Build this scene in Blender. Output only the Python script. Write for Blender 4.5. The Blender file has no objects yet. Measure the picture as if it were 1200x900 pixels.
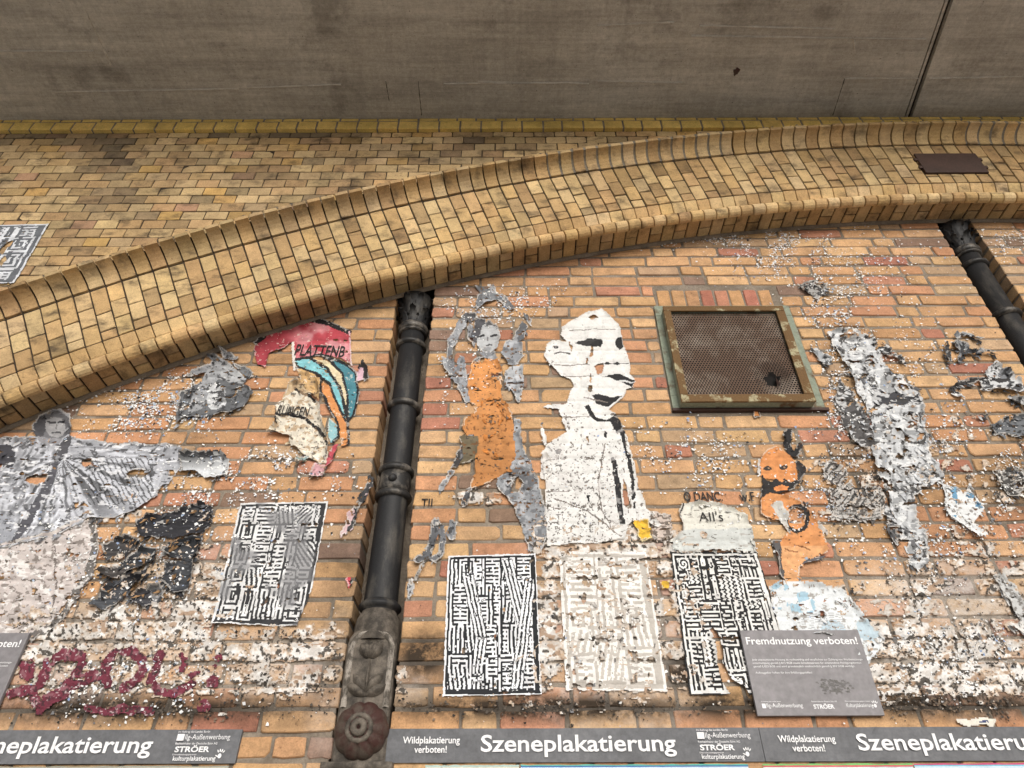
import bpy, bmesh, math, random
import numpy as np
from mathutils import Matrix, Vector
rnd = random.Random(7)
NR = np.random.RandomState(11)
S = bpy.context.scene
C = S.collection

# ------------------------------------------------------------------ camera
CAMZ = 1.6                      # eye height, metres
FPX, PITCH, ROLL, DW = 800.0, math.atan(0.8), math.radians(0.2), 2.636
cd = bpy.data.cameras.new('camera'); cam = bpy.data.objects.new('camera', cd); C.objects.link(cam)
cd.sensor_width = 36.0; cd.lens = 24.0; cd.clip_start = 0.05; cd.clip_end = 2000
cam.matrix_world = Matrix.Translation((0, 0, CAMZ)) @ Matrix.Rotation(math.pi/2 + PITCH, 4, 'X') @ Matrix.Rotation(-ROLL, 4, 'Z')
S.camera = cam
# ------------------------------------------------------------------ sky, sun, exposure
SUN_EL, SUN_AZ = math.radians(24), math.radians(168)     # azimuth clockwise from +Y: behind the viewer
w = bpy.data.worlds.new('World'); S.world = w; w.use_nodes = True
nt = w.node_tree; nt.nodes.clear()
sky = nt.nodes.new('ShaderNodeTexSky'); sky.sky_type = 'NISHITA'; sky.sun_disc = False
sky.sun_elevation = SUN_EL; sky.sun_rotation = SUN_AZ; sky.air_density = 1.0; sky.dust_density = 4.0; sky.ozone_density = 1.0
hs = nt.nodes.new('ShaderNodeHueSaturation'); hs.inputs['Saturation'].default_value = 0.35   # overcast
bg = nt.nodes.new('ShaderNodeBackground'); bg.inputs[1].default_value = 0.15
wo = nt.nodes.new('ShaderNodeOutputWorld')
nt.links.new(sky.outputs[0], hs.inputs['Color']); nt.links.new(hs.outputs[0], bg.inputs[0]); nt.links.new(bg.outputs[0], wo.inputs[0])
sd = bpy.data.lights.new('sun', 'SUN'); sun = bpy.data.objects.new('sun', sd); C.objects.link(sun)
sd.energy = 0.8; sd.angle = math.radians(35); sd.color = (1.0, 0.985, 0.965)
dirv = Vector((math.sin(SUN_AZ)*math.cos(SUN_EL), math.cos(SUN_AZ)*math.cos(SUN_EL), math.sin(SUN_EL)))
sun.rotation_euler = dirv.to_track_quat('Z', 'Y').to_euler(); sun.location = (0, -20, 15)
S.view_settings.view_transform = 'Standard'; S.view_settings.look = 'None'
S.view_settings.exposure = 0.05; S.view_settings.gamma = 1.0; S.view_settings.use_curve_mapping = False

# ------------------------------------------------------------------ measuring helpers (photograph point -> point on the wall)
cP, sP, cR, sR = math.cos(PITCH), math.sin(PITCH), math.cos(ROLL), math.sin(ROLL)
def W(px, py, p=0.0):
    u = px-600; v = 450-py
    u, v = u*cR+v*sR, -u*sR+v*cR
    dy = FPX*cP-v*sP; t = (DW-p)/dy
    return u*t, (FPX*sP+v*cP)*t
def PX(X, Z, p=0.0):
    y = DW-p; d = y*cP+Z*sP
    u = FPX*X/d; v = FPX*(Z*cP-y*sP)/d
    return 600+u*cR-v*sR, 450-(u*sR+v*cR)
def P3(X, Z, p=0.0): return (X, DW-p, CAMZ+Z)
def lin(c):
    c = np.asarray(c, float)/255.0
    return np.where(c <= .04045, c/12.92, ((c+.055)/1.055)**2.4)

# ------------------------------------------------------------------ numpy noise
LAT = NR.rand(256, 256)
def vnoise(x, y, k=0):
    x = np.asarray(x, float)+k*17.31; y = np.asarray(y, float)+k*41.77
    xi = np.floor(x).astype(int); yi = np.floor(y).astype(int); fx = x-xi; fy = y-yi
    fx = fx*fx*(3-2*fx); fy = fy*fy*(3-2*fy)
    a = LAT[xi % 256, yi % 256]; b = LAT[(xi+1) % 256, yi % 256]; c = LAT[xi % 256, (yi+1) % 256]; d = LAT[(xi+1) % 256, (yi+1) % 256]
    return (a*(1-fx)+b*fx)*(1-fy)+(c*(1-fx)+d*fx)*fy
def fbm(x, y, k=0, o=4):
    s = 0; a = .5; t = 0
    for i in range(o):
        s = s+a*vnoise(x*2**i, y*2**i, k+i*3); t += a; a *= .5
    return s/t
def blur(a, r):
    for ax in (0, 1):
        s = np.zeros_like(a); n = 0
        for i in range(-r, r+1):
            s += np.roll(a, i, ax); n += 1
        a = s/n
    return a
def ss(a, b, x): t = np.clip((x-a)/(b-a), 0, 1); return t*t*(3-2*t)

# ------------------------------------------------------------------ materials
def newmat(name):
    m = bpy.data.materials.new(name); m.use_nodes = True
    return m, m.node_tree, m.node_tree.nodes['Principled BSDF']
class NB:
    def __init__(s, t): s.t = t
    def n(s, typ, **kw):
        d = s.t.nodes.new(typ)
        for k, v in kw.items(): setattr(d, k, v)
        return d
    def l(s, a, b): s.t.links.new(a, b)
    def pos(s): return s.n('ShaderNodeNewGeometry').outputs['Position']
    def noise(s, vec, scale, detail=4, rough=.6, stretch=None):
        if stretch:
            m = s.n('ShaderNodeVectorMath', operation='MULTIPLY'); s.l(vec, m.inputs[0]); m.inputs[1].default_value = stretch; vec = m.outputs[0]
        d = s.n('ShaderNodeTexNoise'); d.inputs['Scale'].default_value = scale; d.inputs['Detail'].default_value = detail
        d.inputs['Roughness'].default_value = rough; s.l(vec, d.inputs['Vector']); return d.outputs['Fac']
    def rng(s, v, a, b, c, d):
        m = s.n('ShaderNodeMapRange'); s.l(v, m.inputs[0])
        for i, q in enumerate((a, b, c, d)): m.inputs[i+1].default_value = q
        return m.outputs[0]
    def math(s, op, a, b=None):
        m = s.n('ShaderNodeMath', operation=op)
        for i, q in enumerate((a, b)):
            if q is None: continue
            if isinstance(q, (int, float)): m.inputs[i].default_value = q
            else: s.l(q, m.inputs[i])
        return m.outputs[0]
    def mix(s, fac, a, b, mode='MIX'):
        m = s.n('ShaderNodeMix', data_type='RGBA', blend_type=mode)
        if isinstance(fac, (int, float)): m.inputs[0].default_value = fac
        else: s.l(fac, m.inputs[0])
        for i, q in ((6, a), (7, b)):
            if isinstance(q, tuple): m.inputs[i].default_value = (*q[:3], 1)
            else: s.l(q, m.inputs[i])
        return m.outputs[2]
    def val(s, col, v):       # multiply colour by a scalar socket
        m = s.n('ShaderNodeVectorMath', operation='SCALE'); s.l(col, m.inputs[0]); s.l(v, m.inputs['Scale']); return m.outputs[0]
    def bump(s, h, strength, dist, prev=None):
        b = s.n('ShaderNodeBump'); b.inputs['Strength'].default_value = strength; b.inputs['Distance'].default_value = dist
        s.l(h, b.inputs['Height'])
        if prev is not None: s.l(prev, b.inputs['Normal'])
        return b.outputs[0]
    def attr(s, name): return s.n('ShaderNodeAttribute', attribute_name=name).outputs['Color']
    def ellipses(s, pos, lst):   # old stains that have their own shape and place on the wall
        acc = None
        for (cx, cy, rx, ry, wgt) in lst:
            X, Z = W(cx, cy); X1, _ = W(cx+rx, cy); _, Z1 = W(cx, cy-ry)
            a = s.n('ShaderNodeVectorMath', operation='SUBTRACT'); s.l(pos, a.inputs[0]); a.inputs[1].default_value = (X, 0, CAMZ+Z)
            b = s.n('ShaderNodeVectorMath', operation='MULTIPLY'); s.l(a.outputs[0], b.inputs[0]); b.inputs[1].default_value = (1/(X1-X), 0, 1/(Z1-Z))
            c = s.n('ShaderNodeVectorMath', operation='LENGTH'); s.l(b.outputs[0], c.inputs[0])
            r = s.rng(c.outputs['Value'], 1.35, .45, 0, wgt)
            acc = r if acc is None else s.math('MAXIMUM', acc, r)
        return acc
M = {}
DARK = [(498, 768, 42, 32, 1.0), (800, 785, 26, 32, 1.0), (640, 829, 230, 17, 1.0), (160, 831, 230, 18, 1.0), (1110, 826, 170, 17, 1.0), (860, 828, 80, 17, 1.0), (330, 845, 70, 12, .4),
        (270, 700, 60, 30, .4), (1190, 575, 40, 40, .6), (1020, 560, 70, 60, .4), (410, 700, 40, 90, .5), (380, 800, 25, 50, .5)]
WASH = [(1110, 700, 110, 45, .85), (1110, 770, 120, 55, 1.0), (1000, 780, 60, 40, .8), (330, 780, 90, 40, .9), (120, 770, 140, 60, .8), (590, 790, 90, 25, .45),
        (720, 760, 110, 80, .95), (470, 800, 40, 25, .6), (210, 690, 70, 60, .6), (720, 640, 90, 40, .6), (390, 790, 25, 70, .5)]
def brick_mat(name, stains=False, soot=.55, dark=(52, 44, 36)):
    m, t, b = newmat(name); q = NB(t); pos = q.pos()
    col = q.attr('tint')
    col = q.val(col, q.rng(q.noise(pos, 14, 5), .3, .72, .80, 1.14))
    col = q.val(col, q.rng(q.noise(pos, 150, 3), .3, .7, .80, 1.16))
    pits = q.rng(q.noise(pos, 75, 3, .7), .62, .70, 0, .6)
    col = q.mix(pits, col, tuple(lin((92, 62, 44))))
    big = q.rng(q.noise(pos, 1.9, 5, .65, (1, 1, .6)), .38, .66, 1.06, .78); col = q.val(col, big)
    crust = q.math('MULTIPLY', q.rng(q.noise(pos, 7, 6, .65, (1, 1, 1.8)), .52, .70, 0, 1), soot)
    col = q.mix(crust, col, tuple(lin(dark)*1.3))
    if stains:
        wn = q.rng(q.noise(pos, 15, 7, .72, (1, 1, 1.5)), .36, .60, .12, 1)
        col = q.mix(q.math('MULTIPLY', q.ellipses(pos, WASH), q.math('MULTIPLY', wn, .82)), col, tuple(lin((206, 200, 194))))
        dn = q.rng(q.noise(pos, 16, 6, .75), .34, .52, .35, 1)
        col = q.mix(q.math('MULTIPLY', q.ellipses(pos, DARK), dn), col, tuple(lin((56, 46, 36))))
    t.links.new(col, b.inputs['Base Color']); b.inputs['Roughness'].default_value = .86; b.inputs['Specular IOR Level'].default_value = .25
    n1 = q.bump(q.noise(pos, 38, 5, .65), .5, .006); n2 = q.bump(q.noise(pos, 170, 3), .4, .002, n1)
    t.links.new(n2, b.inputs['Normal']); return m
M['brick'] = brick_mat('weathered_brick', True, .35)
M['brick_new'] = brick_mat('new_mustard_brick', False, .12)
M['brick_up'] = brick_mat('sooty_yellow_brick', False, .8)
def flat_mat(name, col, col2, scale, rough=.85, bs=.4, bd=.006, stretch=None, stains=False, metallic=0, thr=(.35, .65)):
    m, t, b = newmat(name); q = NB(t); pos = q.pos()
    c = q.mix(q.rng(q.noise(pos, scale, 6, .65, stretch), thr[0], thr[1], 0, 1), tuple(lin(col)), tuple(lin(col2)))
    c = q.val(c, q.rng(q.noise(pos, scale*12, 3), .3, .7, .82, 1.15))
    if stains:
        wn = q.rng(q.noise(pos, 20, 6, .7), .36, .62, 0, 1)
        c = q.mix(q.math('MULTIPLY', q.ellipses(pos, WASH), q.math('MULTIPLY', wn, .5)), c, tuple(lin((196, 190, 184))))
        c = q.mix(q.math('MULTIPLY', q.ellipses(pos, DARK), .8), c, tuple(lin((52, 46, 40))))
    t.links.new(c, b.inputs['Base Color']); b.inputs['Roughness'].default_value = rough; b.inputs['Metallic'].default_value = metallic
    b.inputs['Specular IOR Level'].default_value = .3
    t.links.new(q.bump(q.noise(pos, scale*6, 6, .7), bs, bd), b.inputs['Normal']); return m
M['mortar'] = flat_mat('grey_mortar', (142, 131, 117), (108, 98, 86), 9, stains=True, bs=.8)
M['mortar_dark'] = flat_mat('dark_mortar', (66, 54, 40), (40, 33, 26), 6, bs=.6)
M['mortar_new'] = flat_mat('new_mortar', (138, 130, 116), (112, 104, 92), 12)
M['iron'] = flat_mat('painted_cast_iron', (36, 36, 37), (84, 80, 74), 13, rough=.55, bs=.35, bd=.004, stretch=(1, 1, .3), thr=(.52, .74))
M['iron_ring'] = flat_mat('rubbed_iron_ring', (44, 43, 42), (112, 106, 98), 16, rough=.45, bs=.3, bd=.003, thr=(.48, .66))
M['iron_dirty'] = flat_mat('dusty_cast_iron', (60, 55, 49), (122, 113, 102), 17, rough=.7, bs=.4, thr=(.4, .7))
M['iron_worn'] = flat_mat('worn_iron_edge', (82, 76, 68), (160, 152, 142), 22, rough=.7, bs=.5, thr=(.42, .58))
M['iron_red'] = flat_mat('red_primer_iron', (66, 42, 37), (80, 70, 62), 14, rough=.65, thr=(.46, .62))
M['plate_rust'] = flat_mat('brown_painted_steel', (70, 50, 42), (58, 42, 36), 6, rough=.6, bs=.1)
M['frame_rust'] = flat_mat('rusty_painted_frame', (104, 78, 46), (172, 166, 134), 11, rough=.75, bs=.5, bd=.004, thr=(.54, .62))
M['flange'] = flat_mat('rusty_green_frame', (132, 140, 124), (92, 70, 50), 7, rough=.75, bs=.4, bd=.004, thr=(.5, .62))
M['mesh_rust'] = flat_mat('rusty_perforated_sheet', (98, 78, 64), (150, 138, 126), 6, rough=.75, bs=.3, bd=.002, thr=(.45, .75))
M['dark_inside'] = flat_mat('dark_vent_inside', (22, 18, 15), (16, 13, 11), 5)  # near-black tone for the unlit depth of the vent
M['sign'] = flat_mat('grey_sign_sheet', (130, 127, 129), (122, 119, 121), 3, rough=.5, bs=.05, bd=.002)
M['sign_film'] = flat_mat('grey_sign_film', (104, 105, 108), (92, 93, 96), 5, rough=.55, bs=.3, bd=.004)
M['smudge'] = flat_mat('sign_smudge', (104, 102, 98), (112, 110, 110), 60, rough=.7)
M['white'] = flat_mat('white_print', (236, 236, 236), (226, 226, 228), 8, rough=.55, bs=.05)
M['black'] = flat_mat('black_print', (30, 28, 28), (46, 42, 40), 30, rough=.7, bs=.1)
M['pavement'] = flat_mat('pale_pavement', (186, 182, 175), (170, 166, 160), 3)
M['plaster'] = flat_mat('plain_plinth', (170, 164, 155), (150, 144, 136), 4)
def concrete_mat():
    m, t, b = newmat('board_marked_concrete'); q = NB(t); pos = q.pos()
    c = q.mix(q.rng(q.noise(pos, 1.3, 5, .6), .3, .7, 0, 1), tuple(lin((158, 152, 142))), tuple(lin((182, 177, 168))))
    c = q.val(c, q.rng(q.noise(pos, 26, 5, .75, (.06, 1.0, 1)), .3, .7, .80, 1.18))
    c = q.val(c, q.rng(q.noise(pos, 5, 4, .6, (.25, 1.2, 1)), .3, .7, .86, 1.12))       # board grain along the wall
    c = q.val(c, q.rng(q.noise(pos, 22, 5, .75, (1.0, .07, 1)), .36, .7, .95, 1.10))      # faint drips across
    c = q.val(c, q.rng(q.noise(pos, 45, 4, .7), .3, .7, .84, 1.14))
    c = q.val(c, q.rng(q.noise(pos, 190, 3, .7), .3, .7, .86, 1.12))
    c = q.mix(q.rng(q.noise(pos, 3.1, 6, .7, (.5, 1.6, 1)), .56, .72, 0, .34), c, tuple(lin((182, 174, 162))))
    c = q.mix(q.rng(q.noise(pos, 2.1, 6, .7), .56, .66, 0, .35), c, tuple(lin((62, 56, 50))))
    c = q.mix(q.rng(q.noise(pos, 70, 2, .5), .70, .74, 0, .6), c, tuple(lin((60, 54, 48))))
    t.links.new(c, b.inputs['Base Color']); b.inputs['Roughness'].default_value = .85; b.inputs['Specular IOR Level'].default_value = .2
    n1 = q.bump(q.noise(pos, 9, 6, .7, (.25, 1, 1)), .5, .01); n2 = q.bump(q.noise(pos, 60, 4), .3, .003, n1)
    t.links.new(n2, b.inputs['Normal']); return m
M['concrete'] = concrete_mat()
M['fin'] = flat_mat('pale_concrete_fin', (172, 165, 154), (196, 190, 180), 14)
M['joint'] = flat_mat('dark_joint_filler', (60, 55, 49), (48, 44, 40), 5, bs=.5)
def paper_mat(name, rough=.75):
    m, t, b = newmat(name); q = NB(t); pos = q.pos()
    c = q.attr('print')
    c = q.val(c, q.rng(q.noise(pos, 22, 5, .7), .3, .7, .88, 1.07))
    c = q.val(c, q.rng(q.noise(pos, 160, 3, .6), .3, .7, .92, 1.06))
    t.links.new(c, b.inputs['Base Color']); b.inputs['Roughness'].default_value = rough; b.inputs['Specular IOR Level'].default_value = .3
    n1 = q.bump(q.noise(pos, 45, 5, .7, (1, 1, 1)), .45, .004)
    t.links.new(n1, b.inputs['Normal']); return m
M['paper'] = paper_mat('printed_paper')

# ------------------------------------------------------------------ object helpers
def tag(o, label=None, cat=None, group=None, kind=None):
    if label: o['label'] = label
    if cat: o['category'] = cat
    if group: o['group'] = group
    if kind: o['kind'] = kind
    return o
def link(name, me, mat, parent=None):
    o = bpy.data.objects.new(name, me); C.objects.link(o)
    if mat is not None and len(me.materials) == 0: me.materials.append(M[mat])
    if parent is not None: o.parent = parent; o.matrix_parent_inverse = parent.matrix_world.inverted()
    return o
def thing(name, label, cat, loc, group=None):
    o = bpy.data.objects.new(name, None); C.objects.link(o); o.location = loc; o.empty_display_size = .05
    o.matrix_world = Matrix.Translation(loc)
    return tag(o, label, cat, group)
def mesh(name, v, f, mat=None, parent=None, smooth=False):
    me = bpy.data.meshes.new(name); me.from_pydata([tuple(p) for p in v], [], [tuple(q) for q in f]); me.update()
    if smooth: me.polygons.foreach_set('use_smooth', [True]*len(me.polygons))
    return link(name, me, mat, parent)
def boxvf(x0, x1, z0, z1, p0, p1):
    v = [P3(x, z, p) for p in (p0, p1) for z in (z0, z1) for x in (x0, x1)]
    return v, [(0, 1, 3, 2), (4, 6, 7, 5), (0, 4, 5, 1), (2, 3, 7, 6), (0, 2, 6, 4), (1, 5, 7, 3)]
def box(name, x0, x1, z0, z1, p0, p1, mat, parent=None, bev=0.0):
    v, f = boxvf(x0, x1, z0, z1, p0, p1)
    bm = bmesh.new(); vs = [bm.verts.new(p) for p in v]; [bm.faces.new([vs[i] for i in q]) for q in f]
    bmesh.ops.recalc_face_normals(bm, faces=bm.faces)
    if bev: bmesh.ops.bevel(bm, geom=list(bm.edges), offset=bev, segments=2, affect='EDGES', profile=.6)
    me = bpy.data.meshes.new(name); bm.to_mesh(me); bm.free()
    return link(name, me, mat, parent)
def lathe(name, prof, X, pc, mat, parent, seg=28, disp=None):
    v = []; f = []
    for i, (r, z) in enumerate(prof):
        for j in range(seg):
            a = 2*math.pi*j/seg; rr = r+(disp(a, i, z) if disp else 0)
            v.append(P3(X+rr*math.sin(a), z, pc+rr*math.cos(a)))
    for i in range(len(prof)-1):
        for j in range(seg):
            k = (j+1) % seg; f.append((i*seg+j, i*seg+k, (i+1)*seg+k, (i+1)*seg+j))
    f.append(tuple(range(seg))); f.append(tuple(range((len(prof)-1)*seg, len(prof)*seg)))
    return mesh(name, v, f, mat, parent, True)

# ------------------------------------------------------------------ bricks
def brick_geo(a0, a1, b0, b1, front, depth, jit=.0025, chip=.006, bev=.0035):
    """uneven brick: 10-point outline, rounded arris; returns (a,b,d) points and faces"""
    j = lambda: rnd.uniform(-jit, jit)
    c = lambda: rnd.uniform(.25, 1.0)*chip
    o = []
    for (x, z, sx, sz) in ((a0, b0, 1, 1), (a1, b0, -1, 1), (a1, b1, -1, -1), (a0, b1, 1, -1)):
        p, q = (x+j(), z+j()+sz*c()), (x+sx*c()+j(), z+j())
        o += [p, q] if sx == sz else [q, p]
        if (x, z) == (a0, b0): o.append(((a0+a1)/2+j()*6, b0+j()))
        if (x, z) == (a1, b1): o.append(((a0+a1)/2+j()*6, b1+j()))
    n = len(o); ca = (a0+a1)/2; cb = (b0+b1)/2; ha = max((a1-a0)/2, .005); hb = max((b1-b0)/2, .005)
    ins = lambda p, e: (ca+(p[0]-ca)*(1-e/ha), cb+(p[1]-cb)*(1-e/hb))
    tx, tz = rnd.uniform(-.0015, .0015), rnd.uniform(-.0015, .0015)
    v = [(p[0], p[1], front-depth) for p in o]+[(p[0], p[1], front-bev) for p in o]
    v += [(*ins(p, bev), front+tx*(p[0]-ca)/ha+tz*(p[1]-cb)/hb) for p in o]
    f = []
    for r in (0, 1):
        for i in range(n):
            k = (i+1) % n; f.append((r*n+i, r*n+k, (r+1)*n+k, (r+1)*n+i))
    f.append(tuple(range(2*n, 3*n)))
    return v, f
class Bricks:
    """collects bricks of one kind; the largest in view become parts, the rest one joined part"""
    def __init__(s, parent, mat, name='brick', limit=300): s.L = []; s.parent = parent; s.mat = mat; s.name = name; s.limit = limit
    def add(s, v, f, tint, area): s.L.append((area, v, f, tint))
    def build(s):
        s.L.sort(key=lambda q: -q[0])
        ind = [q for q in s.L[:s.limit] if q[0] > 0]; rest = s.L[len(ind):]
        for a, v, f, t in ind: s.one(s.name, v, f, [t]*len(v))
        if rest:
            V = []; F = []; T = []
            for a, v, f, t in rest:
                o = len(V); V += v; F += [tuple(i+o for i in q) for q in f]; T += [t]*len(v)
            tag(s.one('remaining_bricks', V, F, T), kind='stuff')
    def one(s, name, v, f, t):
        me = bpy.data.meshes.new(name); me.from_pydata(v, [], f)
        at = me.attributes.new('tint', 'FLOAT_COLOR', 'POINT')
        a = np.ones((len(v), 4), np.float32); a[:, :3] = np.array(t); at.data.foreach_set('color', a.ravel())
        me.materials.append(M[s.mat]); me.update()
        return link(name, me, None, s.parent)
def viewarea(pts):
    q = [PX(*p) for p in pts]; xs = [a for a, b in q]; ys = [b for a, b in q]
    cx, cy = sum(xs)/len(xs), sum(ys)/len(ys)
    if cx < -10 or cx > 1210 or cy < -10 or cy > 912: return 0
    return (max(xs)-min(xs))*(max(ys)-min(ys))
def vary(c, s=.07): 
    k = 1+rnd.uniform(-s, s); return tuple(np.clip(lin(c)*k*np.array([1, 1+rnd.uniform(-.02, .02), 1+rnd.uniform(-.045, .045)]), 0, 1))
LOWPAL = [((200, 160, 118), 11), ((206, 168, 126), 9), ((194, 152, 112), 8), ((196, 146, 110), 7), ((186, 134, 108), 2.8), ((172, 118, 97), 1.3), ((146, 120, 103), 1.6), ((186, 156, 124), 4)]
def pal(P):
    t = rnd.uniform(0, sum(b for a, b in P))
    for a, b in P:
        t -= b
        if t <= 0: return vary(a)
    return vary(P[0][0])

# arch: one circle for every ring
XC, ZC, RI = 2.85, -6.4, 9.762
CH, ZJ = 0.0811, 1.917-0.0811*21         # course height, joint phase of the lower wall
# raster of the lower wall: 1 on a brick face, 0 in a joint
RX0, RZ0, RG = -3.9, 0.1, 0.004
RASTER = np.zeros((int(7.9/RG), int(3.5/RG)), np.float32)
VENT = (0.77, 1.50, 1.95, 2.64)
PIPES = (-0.53, 2.69); HW = 0.1
EDGE_L, EDGE_R = -3.6, 4.3

# ------------------------------------------------------------------ the setting: ground and deck
def sheet(name, x0, x1, y0, y1, z, mat, label=None):
    o = mesh(name, [(x0, y0, z), (x1, y0, z), (x1, y1, z), (x0, y1, z)], [(0, 1, 2, 3)], mat)
    return tag(o, label, kind='structure')
sheet('ground', -300, 300, -300, 300, -0.004, 'plaster', 'flat city ground reaching to the horizon')  # out of view, pale to bounce daylight upwards
sheet('pavement', -30, 30, -6, DW+.3, 0.0, 'pavement', 'pale pavement in front of the brick wall')  # out of view, added pale to bounce light onto the soffit
ZS = 4.187                                                     # soffit above the eye
PU, PY = 0.19, 0.215                                           # upper wall and ledge stand proud of the lower wall
DECK_Y0 = 1.25                                                 # unseen deck edge, cut short of the viewer to light the upper wall
deck = thing('concrete_deck', 'grey board-marked concrete bridge deck above the brick wall', 'bridge deck', (0, 1, CAMZ+ZS))
JX0, JX1 = W(1107, 0)[0], 0
# joint line in the soffit: through two photographed points
def soff(px, py):
    u = px-600; v = 450-py; u, v = u*cR+v*sR, -u*sR+v*cR
    dy = FPX*cP-v*sP; dz = FPX*sP+v*cP; t = ZS/dz; return u*t, dy*t
ja, jb = soff(1112, 0), soff(1066, 132)
def jx(y): return ja[0]+(jb[0]-ja[0])*(y-ja[1])/(jb[1]-ja[1])
def slab(name, xl0, xl1, xr0, xr1, mat, zb=0.0, t=.9, y0=DECK_Y0, y1=DW+.2):
    v = [(xl0, y0, CAMZ+ZS+zb), (xr0, y0, CAMZ+ZS+zb), (xr1, y1, CAMZ+ZS+zb), (xl1, y1, CAMZ+ZS+zb)]
    v += [(x, y, z+t) for x, y, z in v]
    return mesh(name, v, [(0, 3, 2, 1), (4, 5, 6, 7), (0, 1, 5, 4), (1, 2, 6, 5), (2, 3, 7, 6), (3, 0, 4, 7)], mat, deck)
y0, y1 = DECK_Y0, DW+.2; g = .026
slab('slab', -14, -14, jx(y0)-g, jx(y1)-g, 'concrete'); slab('slab', jx(y0)+g, jx(y1)+g, 14, 14, 'concrete')
slab('joint_filler', jx(y0)-g+.002, jx(y1)-g+.002, jx(y0)+g-.002, jx(y1)+g-.002, 'joint', .03, .4)
slab('joint_lip', jx(y0)-.012, jx(y1)-.012, jx(y0)+.004, jx(y1)+.004, 'concrete', .012, .3)
# formwork lines: thin raised fins left between the boards
def fin(p, q, w=.006, h=.004, mat='concrete'):
    a, b = soff(*p), soff(*q); d = Vector((b[0]-a[0], b[1]-a[1], 0)); n = Vector((-d.y, d.x, 0)).normalized()*w/2
    z = CAMZ+ZS; v = []
    N = 10
    for i in range(N+1):
        k = i/N; c = Vector((a[0], a[1], 0))+d*k; o = n*rnd.uniform(.5, 1.5); hh = h*rnd.uniform(.3, 1.3)
        v += [(c.x-o.x, c.y-o.y, z+.001), (c.x, c.y, z-hh), (c.x+o.x, c.y+o.y, z+.001)]
    f = []
    for i in range(N): 
        for k in (0, 1): f.append((3*i+k, 3*i+k+1, 3*i+k+4, 3*i+k+3))
    return mesh('formwork_fin', v, f, mat, deck)
for a, b in (((60, 108), (280, 104)), ((290, 103), (400, 99)), ((520, 98), (680, 97)), ((810, 42), (1085, 46)), ((990, 92), (1076, 92)), ((1000, 45), (1002, 62)), ((700, 30), (790, 26)),
             ((100, 12), (118, 50)), ((118, 50), (130, 76)), ((1088, 92), (1200, 90)), ((820, 30), (980, 34)), ((0, 60), (110, 60)), ((700, 95), (800, 97)), ((560, 96), (690, 98))): fin(a, b, .012, .008, 'fin')
for a, b in (((990, 92), (976, 135)), ((490, 95), (494, 135)), ((452, 95), (456, 118))): fin(a, b, .006, .003, 'joint')
rs = soff(863, 84); 
v = [(rs[0], rs[1], CAMZ+ZS-.012)]; f = []
for i in range(14):
    a = i*2*math.pi/14; r = .02*rnd.uniform(.7, 1.3); v.append((rs[0]+r*math.cos(a), rs[1]+1.3*r*math.sin(a), CAMZ+ZS-.001)); f.append((0, 1+i, 1+(i+1) % 14))
mesh('rust_spot', v, f, 'iron_red', deck)

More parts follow.
